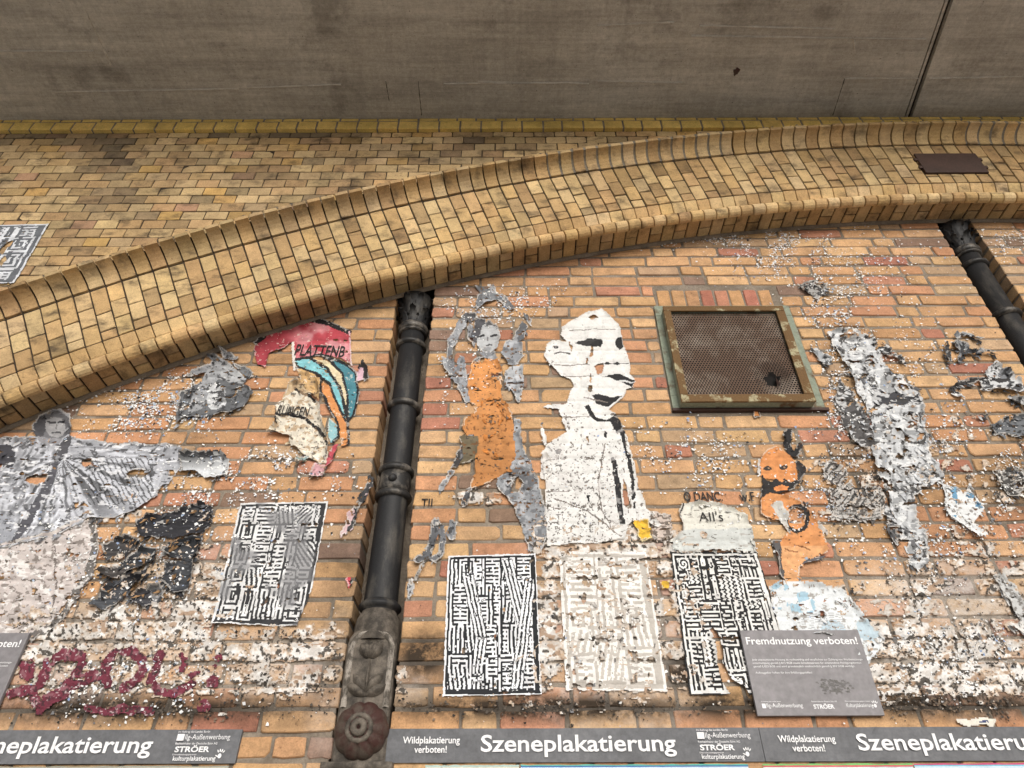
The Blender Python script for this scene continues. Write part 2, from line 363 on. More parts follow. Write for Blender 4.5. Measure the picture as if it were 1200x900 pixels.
# ------------------------------------------------------------------ lower wall, three bays between the iron pipes
def arch_r(x, z): return math.hypot(x-XC, z-ZC)
bays = []
for (bx0, bx1, nm, lb) in ((EDGE_L, PIPES[0]-HW, 'brick_wall', 'ochre brick wall bay with the grey figure paste-up and maroon graffiti'),
                           (PIPES[0]+HW, PIPES[1]-HW-.005, 'brick_wall', 'ochre and red brick wall bay holding the rusty vent grille'),
                           (PIPES[1]+HW+.01, EDGE_R, 'brick_wall', 'reddish brick wall bay beyond the pipe under the arch crown')):
    root = thing(nm, lb, 'wall', P3((bx0+bx1)/2, -CAMZ, 0), 'wall bays below the arch')
    box('mortar_bed', bx0+.006, bx1-.006, .05, 4.0, -.16, -.0055, 'mortar', root)
    box('plinth', bx0, bx1, -CAMZ, .05, -.16, -.002, 'plaster', root)
    B = Bricks(root, 'brick')
    ncourse = int(3.55/CH)
    for k in range(ncourse):
        z0 = ZJ+k*CH; 
        if z0 < .06: continue
        x = bx0; pat = rnd.choice([0, 1, 2]); i = 0
        first = True
        while x < bx1-.03:
            if k % 2 == 0: L = .252 if (i+pat) % 3 != 2 else .126
            else: L = .126 if (i+pat) % 3 == 0 else .252
            if first: L = rnd.choice([.252, .126, .19]) if k % 2 else rnd.choice([.126, .19, .252]); first = False
            L += rnd.uniform(-.006, .006)
            x1 = min(x+L, bx1)
            if bx1-x1 < .07: x1 = bx1
            jg = rnd.uniform(.005, .0085)
            a0, a1 = (x+jg if x > bx0 else bx0), (x1-jg if x1 < bx1 else bx1)
            b0, b1 = z0+rnd.uniform(.0055, .009), z0+CH-rnd.uniform(.0055, .009)
            x = x1; i += 1
            segs = [(a0, a1)]
            # openings: vent and the soldier course above it
            if b1 > VENT[2]-.01 and b0 < VENT[3]+.135:
                lo, hi = VENT[0]-.0, VENT[1]+.0
                if b0 > VENT[3]-.06: lo, hi = VENT[0]+.02, VENT[1]-.06
                segs = []
                if a0 < lo-.02: segs.append((a0, min(a1, lo-.006)))
                if a1 > hi+.02: segs.append((max(a0, hi+.006), a1))
            for s0, s1 in segs:
                if s1-s0 < .03: continue
                if min(arch_r(s0, b0), arch_r(s1, b0)) > RI+.03: continue
                ed = (abs(s0-bx0) < .01 or abs(s1-bx1) < .01)
                fr = rnd.uniform(-.003, .0022)
                vv, ff = brick_geo(s0, s1, b0, b1, fr, .15 if ed else .03, jit=.0034, chip=rnd.choice([.006, .009, .016]))
                ar = viewarea([(s0, b0), (s1, b0), (s1, b1), (s0, b1)])
                B.add([P3(*p) for p in vv], ff, pal(LOWPAL), ar)
                i0, i1 = int((s0-RX0)/RG), int((s1-RX0)/RG); k0, k1 = int((b0-RZ0)/RG), int((b1-RZ0)/RG)
                RASTER[max(i0, 0):max(i1, 0), max(k0, 0):max(k1, 0)] = 1
    if bx0 < 0 < bx1 or bx0 == PIPES[0]+HW:                    # soldier course over the vent
        n = 8; lo, hi = VENT[0]+.025, VENT[1]-.065; wd = (hi-lo)/n
        for i in range(n):
            s0, s1 = lo+i*wd+.007, lo+(i+1)*wd-.006; b0, b1 = VENT[3]-.01, VENT[3]+.13
            vv, ff = brick_geo(s0, s1, b0, b1, .001, .03)
            B.add([P3(*p) for p in vv], ff, pal([((186, 132, 104), 3), ((198, 154, 112), 4), ((176, 116, 96), 1)]), viewarea([(s0, b0), (s1, b0), (s1, b1), (s0, b1)]))
            i0, i1 = int((s0-RX0)/RG), int((s1-RX0)/RG); k0, k1 = int((b0-RZ0)/RG), int((b1-RZ0)/RG); RASTER[i0:i1, k0:k1] = 1
    B.build(); bays.append(root)
# recess backs behind the pipes belong to the wall bays
for root, x in ((bays[0], PIPES[0]), (bays[2], PIPES[1])): box('recess_back', x-HW-.004, x+HW+.012, -CAMZ, 4.0, -.2, -.14, 'mortar', root)

# ------------------------------------------------------------------ upper wall, all headers
up = thing('brick_wall', 'sooty yellow header brick wall above the arch under the deck', 'wall', P3(0, 1.0, PU))
_v = []; _f = []; _N = 90
for _i in range(_N+1):
    _x = EDGE_L-.6+(EDGE_R-EDGE_L+.6)*_i/_N; _zb = ZC+math.sqrt((RI+.54)**2-(_x-XC)**2)
    _v += [P3(_x, _zb, PU-.004), P3(_x, max(ZS-.002, _zb+.02), PU-.004), P3(_x, max(ZS-.002, _zb+.02), .02), P3(_x, _zb, .02)]
for _i in range(_N):
    for _k in range(4): _f.append((_i*4+_k, _i*4+(_k+1) % 4, _i*4+4+(_k+1) % 4, _i*4+4+_k))
mesh('mortar_bed', _v, _f, 'mortar_dark', up)
B = Bricks(up, 'brick_up')
UH, UZ = .0766, 3.392-.0766*18
SOOT = [(130, 178, 55, 40, .8), (150, 225, 35, 22, .5), (300, 205, 60, 25, .45), (60, 160, 90, 10, .7), (330, 158, 130, 9, .8), (560, 165, 60, 14, .55), (130, 240, 60, 22, .5), (380, 185, 60, 18, .4)]
for k in range(60):
    z0 = UZ+k*UH; z1 = z0+UH
    if z0 > 4.04: break
    z1 = min(z1, 4.063)
    x = EDGE_L-.6+(.066 if k % 2 else 0)+rnd.uniform(-.008, .008)
    while x < EDGE_R:
        x1 = x+.132+rnd.uniform(-.002, .002); xm = (x+x1)/2
        if min(arch_r(x, z0), arch_r(x1, z0)) > RI+.535 and xm < EDGE_R:
            top = k >= 0 and z1 > 3.98
            vv, ff = brick_geo(x+.003, x1-.003, z0+.003, z1-.003, PU+rnd.uniform(-.0025, .0015), .05, jit=.0012, chip=.003 if not top else .012, bev=.0022)
            px, py = PX(xm, z0+UH/2, PU)
            s = max([0]+[wg*max(0, 1-math.hypot((px-cx)/rx, (py-cy)/ry)**2) for cx, cy, rx, ry, wg in SOOT])
            s = max(min(.9, s*rnd.uniform(.7, 1.7)), rnd.uniform(0, .2)+1.5*max(0, float(fbm(xm*2.2, z0*3.5, 5))-.50), rnd.uniform(.35, .7) if rnd.random() < .13 else 0)
            base = np.array(pal([((206, 178, 132), 8), ((200, 168, 120), 6), ((190, 156, 112), 3), ((206, 168, 106), 1.2), ((190, 150, 116), .5)]))
            t = tuple(base*(1-min(s, .85))+np.array(lin((88, 79, 68)))*min(s, .85))
            B.add([P3(*p) for p in vv], ff, t, viewarea([(x, z0, PU), (x1, z0, PU), (x1, z1, PU), (x, z1, PU)]))
        x = x1
B.build()
# glazed ledge of new yellow bricks
ledge = thing('brick_ledge', 'clean mustard yellow brick ledge course right under the concrete deck', 'ledge', P3(0, 4.06, PU))
box('mortar_bed', EDGE_L-.6, EDGE_R, 4.066, ZS-.003, PU-.08, PY-.004, 'mortar_new', ledge)
LB = Bricks(ledge, 'brick_new')
for (z0, z1, pf, off) in ((4.064, 4.148, PY, 0), (4.157, 4.185, PY-.001, .07)):
    x = EDGE_L-.6+off
    while x < EDGE_R:
        x1 = x+.13+rnd.uniform(-.008, .01)
        vv, ff = brick_geo(x+.006, x1-.006, z0, z1, pf+rnd.uniform(-.001, .001), .06, jit=.001, chip=.002, bev=.003)
        LB.add([P3(*p) for p in vv], ff, vary((224, 192, 112), .04), viewarea([(x, z0, PY), (x1, z0, PY), (x1, z1, PY), (x, z1, PY)])); x = x1
LB.build()

# ------------------------------------------------------------------ arch
arch = thing('brick_arch', 'wide yellow brick arch band with rolled lower edge and coved hood', 'arch', P3(XC-.3, 3.3, .1))
A0, A1 = -38.5, 8.6
def ang(x): return math.degrees(math.asin((x-XC)/RI))
def PA(deg, r, p): a = math.radians(deg); return P3(XC+r*math.sin(a), ZC+r*math.cos(a), p)
DA = math.degrees(.0765/9.95)
na = int((A1-A0)/DA)
def pva(pts):
    return viewarea([(XC+r*math.sin(math.radians(d)), ZC+r*math.cos(math.radians(d)), p) for d, r, p in pts])
def archtint(d, kind):
    x = XC+10*math.sin(math.radians(d)); z = ZC+10*math.cos(math.radians(d)); px, py = PX(x, z, PU)
    base = np.array(pal([((210, 180, 132), 8), ((204, 170, 120), 7), ((192, 158, 112), 4), ((216, 188, 142), 3)]))
    s = rnd.uniform(0, .16)
    if kind == 'face': s = max(s, (.55 if rnd.random() < .22 else 0)*rnd.uniform(.4, 1)); s = max(s, .5*ss(820, 1000, px)*rnd.uniform(.4, 1.1), .5*(1-ss(20, 110, px))*rnd.uniform(.2, 1.1))
    if kind == 'cove': s = max(s, .15+.45*float(fbm(d*.5, 3.3, 8))*rnd.uniform(.4, 1.2)); s = s*(.35 if 640 < px < 860 or px > 1135 else 1)
    if kind == 'soffit': base *= .86  # underside tinted darker: shade put into the brick colour
    if kind == 'roll': base *= 1.06  # roll and fillet tinted lighter, as if catching the light
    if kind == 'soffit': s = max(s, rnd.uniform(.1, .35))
    return tuple(base*(1-s)+np.array(lin((104, 84, 60)))*s)
BF = Bricks(arch, 'brick_up', 'voussoir'); BS = Bricks(arch, 'brick_up', 'soffit_brick'); BRo = Bricks(arch, 'brick_up', 'roll_brick'); BC = Bricks(arch, 'brick_up', 'cove_brick'); BFi = Bricks(arch, 'brick_up', 'fillet_brick')
RF0, RF1 = RI+.132, RI+.528
def swept(prof, d0, d1, gap, cap=True, rj=0, steps=2):
    """profile points (r,p) swept between two angles: one moulded brick"""
    e = math.degrees(gap/10.0); dd = [d0+e+(d1-d0-2*e)*i/steps for i in range(steps+1)]; v = []; f = []; n = len(prof)
    jr, jp = rnd.uniform(-rj, rj), rnd.uniform(-rj, rj)
    rows = [(dd[0], .0025)]+[(dd[0]+math.degrees(.003/10), 0)]+[(q, 0) for q in dd[1:-1]]+[(dd[-1]-math.degrees(.003/10), 0), (dd[-1], .0025)]
    cr = sum(r for r, p in prof)/n; cp = sum(p for r, p in prof)/n
    for q, ins in rows:
        for r, p in prof:
            L = math.hypot(r-cr, p-cp); k = 1-ins/max(L, .01)
            v.append(PA(q, cr+(r-cr)*k+jr, cp+(p-cp)*k+jp))
    for i in range(len(rows)-1):
        for j in range(n):
            k = (j+1) % n; f.append((i*n+j, i*n+k, (i+1)*n+k, (i+1)*n+j))
    f.append(tuple(range(n-1, -1, -1))); f.append(tuple(range((len(rows)-1)*n, len(rows)*n)))
    return v, f
rollp = [(RI+.07+.0, .08)]
for i in range(9):
    a = math.radians(-100+i*205/8); rollp.append((RI+.014+.035*math.sin(a), .160+.035*math.cos(a)))
rollp.append((RI+.05, .10))
rollp = [(RI+.02, .12)]+rollp[1:]
covep = [(RF1+.006, PU-.05), (RF1+.007, PU+.006)]
for i in range(1, 7):
    t = i/6; covep.append((RF1+.007+.081*math.sin(t*math.pi/2), PU+.006+.094*(1-math.cos(t*math.pi/2))))
covep += [(RF1+.112, PU+.101), (RF1+.118, PU+.09), (RF1+.135, PU-.03)]
filp = [(RI+.04, .10), (RI+.048, .140), (RI+.066, .164), (RF0-.006, .189), (RF0-.001, .184), (RF0-.001, .10)]
for i in range(na):
    d0 = A0+i*DA; d1 = d0+DA; dm = (d0+d1)/2
    # face: three bricks to a course, alternating bond
    cuts = [0, .5/3, 1.5/3, 1] if i % 2 else [0, 1/3, 2/3, 1]
    arcl = math.radians(1)
    for c0, c1 in zip(cuts, cuts[1:]):
        r0, r1 = RF0+(RF1-RF0)*c0, RF0+(RF1-RF0)*c1
        vv, ff = brick_geo(d0*arcl*10, d1*arcl*10, r0+.0042, r1-.0042, PU+rnd.uniform(-.002, .002), .06, jit=.001, chip=.004, bev=.0025)
        # joints of even width: shrink along the arc
        mid = dm*arcl*10
        vv = [(mid+(a-mid)*.905, b, d) for a, b, d in vv]
        BF.add([PA(a/(arcl*10), b, d) for a, b, d in vv], ff, archtint(dm, 'face'), pva([(d0, r0, PU), (d1, r0, PU), (d1, r1, PU), (d0, r1, PU)]))
    # soffit
    spl = [(.004, .140)] if i % 2 else [(.004, .066), (.072, .140)]
    for p0, p1 in spl:
        vv, ff = brick_geo(d0*arcl*10, d1*arcl*10, p0, p1, 0, .05, jit=.0012, chip=.004, bev=.003)
        mid = dm*arcl*10; hd = rnd.uniform(-.002, .002)
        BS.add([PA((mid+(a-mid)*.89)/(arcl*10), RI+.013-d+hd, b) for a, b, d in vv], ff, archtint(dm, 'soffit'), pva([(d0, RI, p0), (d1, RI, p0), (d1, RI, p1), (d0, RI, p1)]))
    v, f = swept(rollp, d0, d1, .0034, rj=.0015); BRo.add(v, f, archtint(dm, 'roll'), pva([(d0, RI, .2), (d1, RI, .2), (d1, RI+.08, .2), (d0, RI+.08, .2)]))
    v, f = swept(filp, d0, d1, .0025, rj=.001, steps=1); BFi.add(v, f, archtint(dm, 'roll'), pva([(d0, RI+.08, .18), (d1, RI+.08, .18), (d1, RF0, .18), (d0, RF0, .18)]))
    xx = XC+10.3*math.sin(math.radians(dm)); pxx = PX(xx, ZC+10.3*math.cos(math.radians(dm)), .25)[0]
    v, f = swept(covep, d0, d1, .0075 if 640 < pxx < 860 or pxx > 1135 else .0042, rj=.002); BC.add(v, f, archtint(dm, 'cove'), pva([(d0, RF1, .2), (d1, RF1, .2), (d1, RF1+.1, .3), (d0, RF1+.1, .3)]))
for b in (BF, BS, BRo, BC, BFi): b.build()
def ring(name, prof, mat, A0=A0, A1=A1):
    v = []; f = []; n = len(prof); N = 120
    for i in range(N+1):
        for r, p in prof: v.append(PA(A0+(A1-A0)*i/N, r, p))
    for i in range(N):
        for j in range(n):
            k = (j+1) % n; f.append((i*n+j, i*n+k, (i+1)*n+k, (i+1)*n+j))
    return mesh(name, v, f, mat, arch)
ring('mortar_core', [(RI+.021, -.02), (RI+.021, .11), (RI+.03, .135), (RI+.08, .135), (RF0-.002, .17), (RF0, PU-.006), (RF1-.002, PU-.006), (RF1+.012, PU-.004), (RF1+.07, PU+.018), (RF1+.10, PU+.06), (RF1+.108, PU+.06), (RF1+.12, PU-.04), (RF1, -.02)], 'mortar_dark')
_x2a = lambda px: math.degrees(math.asin((W(px, 175, .25)[0]-XC)/10.35))
for _a, _b in ((_x2a(641), _x2a(858)), (_x2a(1136), A1)): ring('new_mortar', [(r+.002, p-.0025) for r, p in covep[1:9]]+[(RF1+.11, PU-.03), (RF1+.01, PU-.03)], 'mortar_new', _a, _b)
ring('mortar_fillet', [(RI+.02, -.02), (RI-.004, -.004), (RI-.012, .004), (RI+.006, .012), (RI+.02, .012)], 'mortar')
# crumbly mortar on the hood's top edge
v = []; f = []
for i in range(520):
    d = rnd.uniform(A0, A1); r = RF1+.118+rnd.uniform(-.006, .008); p = PU+rnd.uniform(.05, .1); s = rnd.uniform(.004, .012); o = len(v)
    for k in range(4):
        a = k*math.pi/2+rnd.uniform(-.4, .4); v.append(PA(d+math.degrees(s*math.cos(a)*1.6/10), r+s*.5*math.sin(a), p))
    v.append(PA(d, r, p+s*.6)); f += [(o, o+1, o+4), (o+1, o+2, o+4), (o+2, o+3, o+4), (o+3, o, o+4)]
tag(mesh('mortar_crumbs', v, f, 'mortar_new', arch), kind='stuff')
# brown steel plate on the arch face
c = [W(1072, 180, PU+.01), W(1147, 180, PU+.01), W(1155, 202, PU+.01), W(1084, 202, PU+.01)]
pl = box('steel_plate', (c[0][0]+c[3][0])/2, (c[1][0]+c[2][0])/2, c[2][1], c[0][1], PU-.01, PU+.012, 'plate_rust', None, .003)
tag(pl, 'dark brown blank steel plate fixed to the arch face', 'plate')
for sx in (0, 1):
    for sz in (.3, .7):
        X = ((c[0][0]+c[3][0])/2 if sx == 0 else (c[1][0]+c[2][0])/2)+(-.008 if sx == 0 else .008); Z = c[2][1]+(c[0][1]-c[2][1])*sz
        box('hinge_lug', X-.01, X+.01, Z-.012, Z+.012, PU-.01, PU+.010, 'plate_rust', pl)

# ------------------------------------------------------------------ cast iron pipes in the recesses
def pipe(X, label, base):
    pc = -.052; R0 = .0655
    ztop = ZC+math.sqrt(RI**2-(X-XC)**2)-.012 if abs(X-XC) < RI else 3
    t = thing('iron_pipe', label, 'pipe', P3(X, -CAMZ, pc), 'cast iron pipes in wall recesses')
    zc = ztop-.215                                   # bottom of the capital
    lathe('shaft', [(R0, -CAMZ), (R0, .5), (R0+.003, .97), (R0, 1.2), (R0-.002, 2.0), (R0-.004, zc)], X, pc, 'iron', t, 32)
    def rg(z, h, e, nm='ring'):
        lathe(nm, [(R0-.004, z-h), (R0+e*.6, z-h*.95), (R0+e, z-h*.4), (R0+e, z+h*.4), (R0+e*.6, z+h*.95), (R0-.004, z+h)], X, pc, 'iron_ring', t, 32)
    rg(zc-.02, .022, .016); rg(zc-.048, .008, .010); rg(zc-.135, .014, .014)
    for dz in (-.535, -.90, -1.03): rg(zc+dz, .016, .016)
    rg(zc-.965, .05, .005, 'band')
    # boss on the double ring
    v = []; f = []
    for i, (r, o) in enumerate(((.020, 0), (.019, .010), (.012, .018), (.004, .020))):
        for j in range(12): a = j*math.pi/6; v.append(P3(X+r*math.cos(a), zc-.965+r*math.sin(a), pc+R0+o))
    for i in range(3):
        for j in range(12): f.append((i*12+j, i*12+(j+1) % 12, (i+1)*12+(j+1) % 12, (i+1)*12+j))
    f.append(tuple(range(36, 48))); mesh('boss', v, f, 'iron', t, True)
    # capital: bell with two tiers of curling leaves
    prof = []
    for i in range(10):
        k = i/9; prof.append((R0-.006+.030*k**1.6, zc+.205*k))
    cap = lathe('capital', prof, X, pc, 'iron', t, 32)
    for tier, (zb, h, n, ph) in enumerate(((zc, .105, 8, 0), (zc+.055, .145, 8, .5))):
        for i in range(n):
            a0 = (i+ph)*2*math.pi/n; v = []; f = []; NR_, NC = 9, 7
            for r in range(NR_):
                k = r/(NR_-1); zz = zb+h*(k if k < .82 else .82+.10*math.sin((k-.82)/.18*math.pi))
                out = R0+.002+.026*k*k+.030*max(0, k-.6)**1.3*2.2+.006*tier
                wd = .030*(1-.55*k**2)*(1+.22*math.sin(k*22))
                for c_ in range(NC):
                    u = (c_/(NC-1)-.5)*2; rib = .006*math.cos(u*math.pi*2.5)*(1-k*.4)-.006*u*u
                    a = a0+u*wd/out; v.append(P3(X+(out+rib)*math.sin(a), zz-.012*abs(u)*k, pc+(out+rib)*math.cos(a)))
            for r in range(NR_-1):
                for c_ in range(NC-1): f.append((r*NC+c_, r*NC+c_+1, (r+1)*NC+c_+1, (r+1)*NC+c_))
            mesh('leaf', v, f, 'iron', cap, True)
    if not base: return t
    # foot: moulded collar, arched panel with a tulip, rosette
    lathe('foot_ring', [(R0, .985), (R0+.012, .99), (R0+.02, 1.0), (R0+.02, 1.008), (R0+.008, 1.02), (R0, 1.03)][::1], X, pc, 'iron', t, 32)
    lathe('foot_collar', [(R0+.024, .86), (R0+.024, .925), (R0+.018, .955), (R0+.006, .975), (R0+.001, .99)], X, pc, 'iron_dirty', t, 32)
    def archpanel(nm, hw, z0, z1, p0, p1, mat, bev, par):
        pts = [(-hw, z0), (hw, z0), (hw, z1-hw*.8)]+[(hw*math.cos(i*math.pi/10), z1-hw*.8+hw*.8*math.sin(i*math.pi/10)) for i in range(1, 10)]+[(-hw, z1-hw*.8)]
        v = [P3(X+x, z, p0) for x, z in pts]; n = len(pts)
        cx, cz = 0, (z0+z1)/2
        v += [P3(X+x, z, p1-bev) for x, z in pts]+[P3(X+x*(1-bev/hw), cz+(z-cz)*(1-bev/((z1-z0)/2)), p1) for x, z in pts]
        f = [(r*n+i, r*n+(i+1) % n, (r+1)*n+(i+1) % n, (r+1)*n+i) for r in (0, 1) for i in range(n)]+[tuple(range(2*n, 3*n))]
        return mesh(nm, v, f, mat, par)
    pan = archpanel('base_panel', .092, .40, .915, -.14, .022, 'iron_dirty', .008, t)
    # raised rim round the sunk field
    def rim(hw, z0, z1, wd, p0, p1):
        def outl(h, a, b): return [(h, a), (h, b-h*.8)]+[(h*math.cos(i*math.pi/12), b-h*.8+h*.8*math.sin(i*math.pi/12)) for i in range(1, 12)]+[(-h, b-h*.8), (-h, a)]
        o, i_, m_ = outl(hw, z0, z1), outl(hw-wd, z0, z1-wd), outl(hw-wd/2, z0, z1-wd/2); v = []; n = len(o)
        for L, p in ((o, p0), (m_, p1), (i_, p0)): v += [P3(X+x, z, p) for x, z in L]
        return mesh('panel_rim', v, [(r*n+k, r*n+k+1, (r+1)*n+k+1, (r+1)*n+k) for r in (0, 1) for k in range(n-1)], 'iron_worn', pan, True)
    rim(.086, .62, .90, .022, .021, .036)
    def petal(cx, cz, L, wd, a, p, bulge, nm, mat, par):
        v = []; f = []
        for r in range(9):
            k = r/8; hw = wd*math.sin(math.pi*min(.96, k*.9+.08))**.8
            for c_ in range(5):
                u = (c_/4-.5)*2; x = u*hw; z = k*L
                v.append(P3(cx+x*math.cos(a)+z*math.sin(a), cz-x*math.sin(a)+z*math.cos(a), p+bulge*math.sin(math.pi*(k*.85+.1))*(1-.75*u*u)))
        for r in range(8):
            for c_ in range(4): f.append((r*5+c_, r*5+c_+1, (r+1)*5+c_+1, (r+1)*5+c_))
        return mesh(nm, v, f, mat, par, True)
    for a in (-.5, -.25, 0, .25, .5): petal(X+.02*math.sin(a), .79, .065, .018, a, .018, .030, 'tulip_petal', 'iron_dirty', pan)
    petal(X, .66, .13, .007, 0, .019, .024, 'tulip_stem', 'iron_dirty', pan)
    for a in (-1.1, -.7, .7, 1.1): petal(X, .66+.012*(abs(a) < 1), .085, .020, a, .018, .030, 'tulip_leaf', 'iron_dirty', pan)
    # rosette
    zr = .545; ro = thing('rosette', None, None, P3(X, zr, .02)); ro.parent = t; ro.matrix_parent_inverse = t.matrix_world.inverted()
    bpy.data.objects.remove(ro)
    v = []; f = []; SG = 72
    for i in range(12):
        k = i/11; r = .094*math.cos(k*math.pi/2)**.85 if i < 11 else 0.002
        for j in range(SG):
            a = j*2*math.pi/SG; lob = 1+.08*abs(math.sin(a*5))**.6*(1-k*.7)-.05
            v.append(P3(X+r*lob*math.sin(a), zr+r*lob*math.cos(a), .015+.062*math.sin(k*math.pi/2)*(1-.26*(1-abs(math.sin(a*5)))**2*(1-k*.6))))
    for i in range(11):
        for j in range(SG): f.append((i*SG+j, i*SG+(j+1) % SG, (i+1)*SG+(j+1) % SG, (i+1)*SG+j))
    rs_ = mesh('rosette', v, f, 'iron_red', t, True)
    for i, (R, r, o) in enumerate(((.040, .010, .066), (.018, .012, .076))):
        v = []; f = []
        for j in range(24):
            for k in range(8):
                a = j*2*math.pi/24; b = k*math.pi/4; v.append(P3(X+(R+r*math.cos(b))*math.sin(a), zr+(R+r*math.cos(b))*math.cos(a), o+r*math.sin(b)))
        for j in range(24):
            for k in range(8): f.append((j*8+k, j*8+(k+1) % 8, ((j+1) % 24)*8+(k+1) % 8, ((j+1) % 24)*8+k))
        mesh('rosette_ring', v, f, 'iron_dirty', rs_, True)
    box('base_plinth', X-.115, X+.115, .10, .425, -.14, .034, 'iron_red', t, .008)
    box('base_moulding', X-.122, X+.122, .425, .447, -.14, .042, 'iron_dirty', t, .006)
    return t
pipe(PIPES[0], 'black cast iron pipe with rings, leafy capital, tulip panel and rosette foot', True)
pipe(PIPES[1], 'black cast iron pipe with leafy capital under the arch crown', False)

# ------------------------------------------------------------------ rusty vent grille
x0, x1, z0, z1 = VENT
vent = thing('vent_grille', 'rusty framed vent grille with torn perforated sheet', 'vent', P3((x0+x1)/2, z0, 0))
def frame4(nm, x0, x1, z0, z1, wd, p0, p1, mat, bev):
    return [box(nm, x0, x1, z0, z0+wd, p0, p1, mat, vent, bev), box(nm, x0, x1, z1-wd, z1, p0, p1, mat, vent, bev),
            box(nm, x0, x0+wd, z0+wd+.001, z1-wd-.001, p0, p1, mat, vent, bev), box(nm, x1-wd, x1, z0+wd+.001, z1-wd-.001, p0, p1, mat, vent, bev)]
frame4('flange', x0, x1, z0, z1, .075, -.02, .010, 'flange', .002)
box('flange_edge', x0-.004, x1+.014, z0-.018, z0-.002, -.01, .016, 'plate_rust', vent, .002)
fx0, fx1 = .800, 1.437; fz0, fz1 = W(799, 471, .065)[1], W(777, 359, .065)[1]
frame4('housing_side', fx0+.002, fx1-.002, fz0+.002, fz1-.002, .02, .0, .056, 'flange', .002)
def bars(a0, a1, b0, b1, wl, wr, wb, wt):
    box('raised_frame', a0, a1, b0, b0+wb, .0565, .068, 'frame_rust', vent, .003); box('raised_frame', a0, a1, b1-wt, b1, .0565, .068, 'frame_rust', vent, .003)
    box('raised_frame', a0, a0+wl, b0+wb+.001, b1-wt-.001, .0565, .068, 'frame_rust', vent, .003); box('raised_frame', a1-wr, a1, b0+wb+.001, b1-wt-.001, .0565, .068, 'frame_rust', vent, .003)
bars(fx0, fx1, fz0, fz1, .038, .046, .044, .036)
box('inside', fx0+.022, fx1-.022, fz0+.022, fz1-.022, -.004, .008, 'dark_inside', vent)  # near-black plate stands in for the shade in the vent's depth
# perforated sheet: real round holes in a staggered grid, one torn away
px0, px1, pz0, pz1 = fx0+.030, fx1-.038, fz0+.036, fz1-.028
v = []; f = []; pitch = .0145; vr = .0126; nh = int((px1-px0)/pitch); nv = int((pz1-pz0)/vr)
hx, hz = W(906, 443, .04)
def bulge(x, z): return .046-.006*math.exp(-((x-px0-.2)**2+(z-pz0-.3)**2)/.03)
for r in range(nv):
    for c_ in range(nh):
        cx = px0+(c_+.5+(.25 if r % 2 else -.25))*pitch; cz = pz0+(r+.5)*vr
        dh = math.hypot((cx-hx), (cz-hz)*.85)
        if dh < .040+.006*math.sin(math.atan2(cz-hz, cx-hx)*5): continue
        o = len(v); bend = -.02*max(0, 1-(dh-.04)/.05) if dh < .09 else 0
        sq = [(-.5, -.5), (0, -.5), (.5, -.5), (.5, 0), (.5, .5), (0, .5), (-.5, .5), (-.5, 0)]
        for sx, sz in sq: v.append(P3(cx+sx*pitch, cz+sz*vr, bulge(cx, cz)+bend))
        for k in range(8):
            a = math.atan2(sq[k][1], sq[k][0]); v.append(P3(cx+.0052*math.cos(a), cz+.0052*math.sin(a), bulge(cx, cz)+bend))
        for k in range(8): f.append((o+k, o+(k+1) % 8, o+8+(k+1) % 8, o+8+k))
mesh('perforated_sheet', v, f, 'mesh_rust', vent)
v = []; f = []
for i in range(7):
    for j in range(5):
        t_ = i/6; u = (j/4-.5); v.append(P3(hx+.012+.034*t_*.9+u*.01, hz-.028+u*.07*(1-.4*t_)+.01, .038-.030*math.sin(t_*2.0)+rnd.uniform(-.002, .002)))
for i in range(6):
    for j in range(4): f.append((i*5+j, i*5+j+1, (i+1)*5+j+1, (i+1)*5+j))
mesh('bent_flap', v, f, 'plate_rust', vent)

# ------------------------------------------------------------------ lettering
DG = None
def text(s, x0, x1, z0, z1, p, mat, parent, bold=0.0, shear=0.0, name='lettering', align='LEFT', rot=0.0):
    cu = bpy.data.curves.new('lettering', 'FONT'); cu.body = s; cu.size = 1; cu.offset = bold; cu.shear = shear; cu.align_x = align; cu.resolution_u = 3; cu.space_line = .95
    o = bpy.data.objects.new('tmp', cu); C.objects.link(o)
    me = bpy.data.meshes.new_from_object(o.evaluated_get(bpy.context.evaluated_depsgraph_get())); bpy.data.objects.remove(o); bpy.data.curves.remove(cu)
    co = np.zeros(len(me.vertices)*3); me.vertices.foreach_get('co', co); co = co.reshape(-1, 3)
    mn, mx = co.min(0), co.max(0)
    X = x0+(co[:, 0]-mn[0])/(mx[0]-mn[0])*(x1-x0); Z = z0+(co[:, 1]-mn[1])/(mx[1]-mn[1])*(z1-z0)
    if rot:
        cx, cz = (x0+x1)/2, (z0+z1)/2; X, Z = cx+(X-cx)*math.cos(rot)-(Z-cz)*math.sin(rot), cz+(X-cx)*math.sin(rot)+(Z-cz)*math.cos(rot)
    out = np.stack([X, np.full_like(X, DW-p), CAMZ+Z], 1); me.vertices.foreach_set('co', out.ravel()); me.update(); me.name = name
    me.materials.clear(); me.materials.append(M[mat])
    return link(name, me, None, parent)
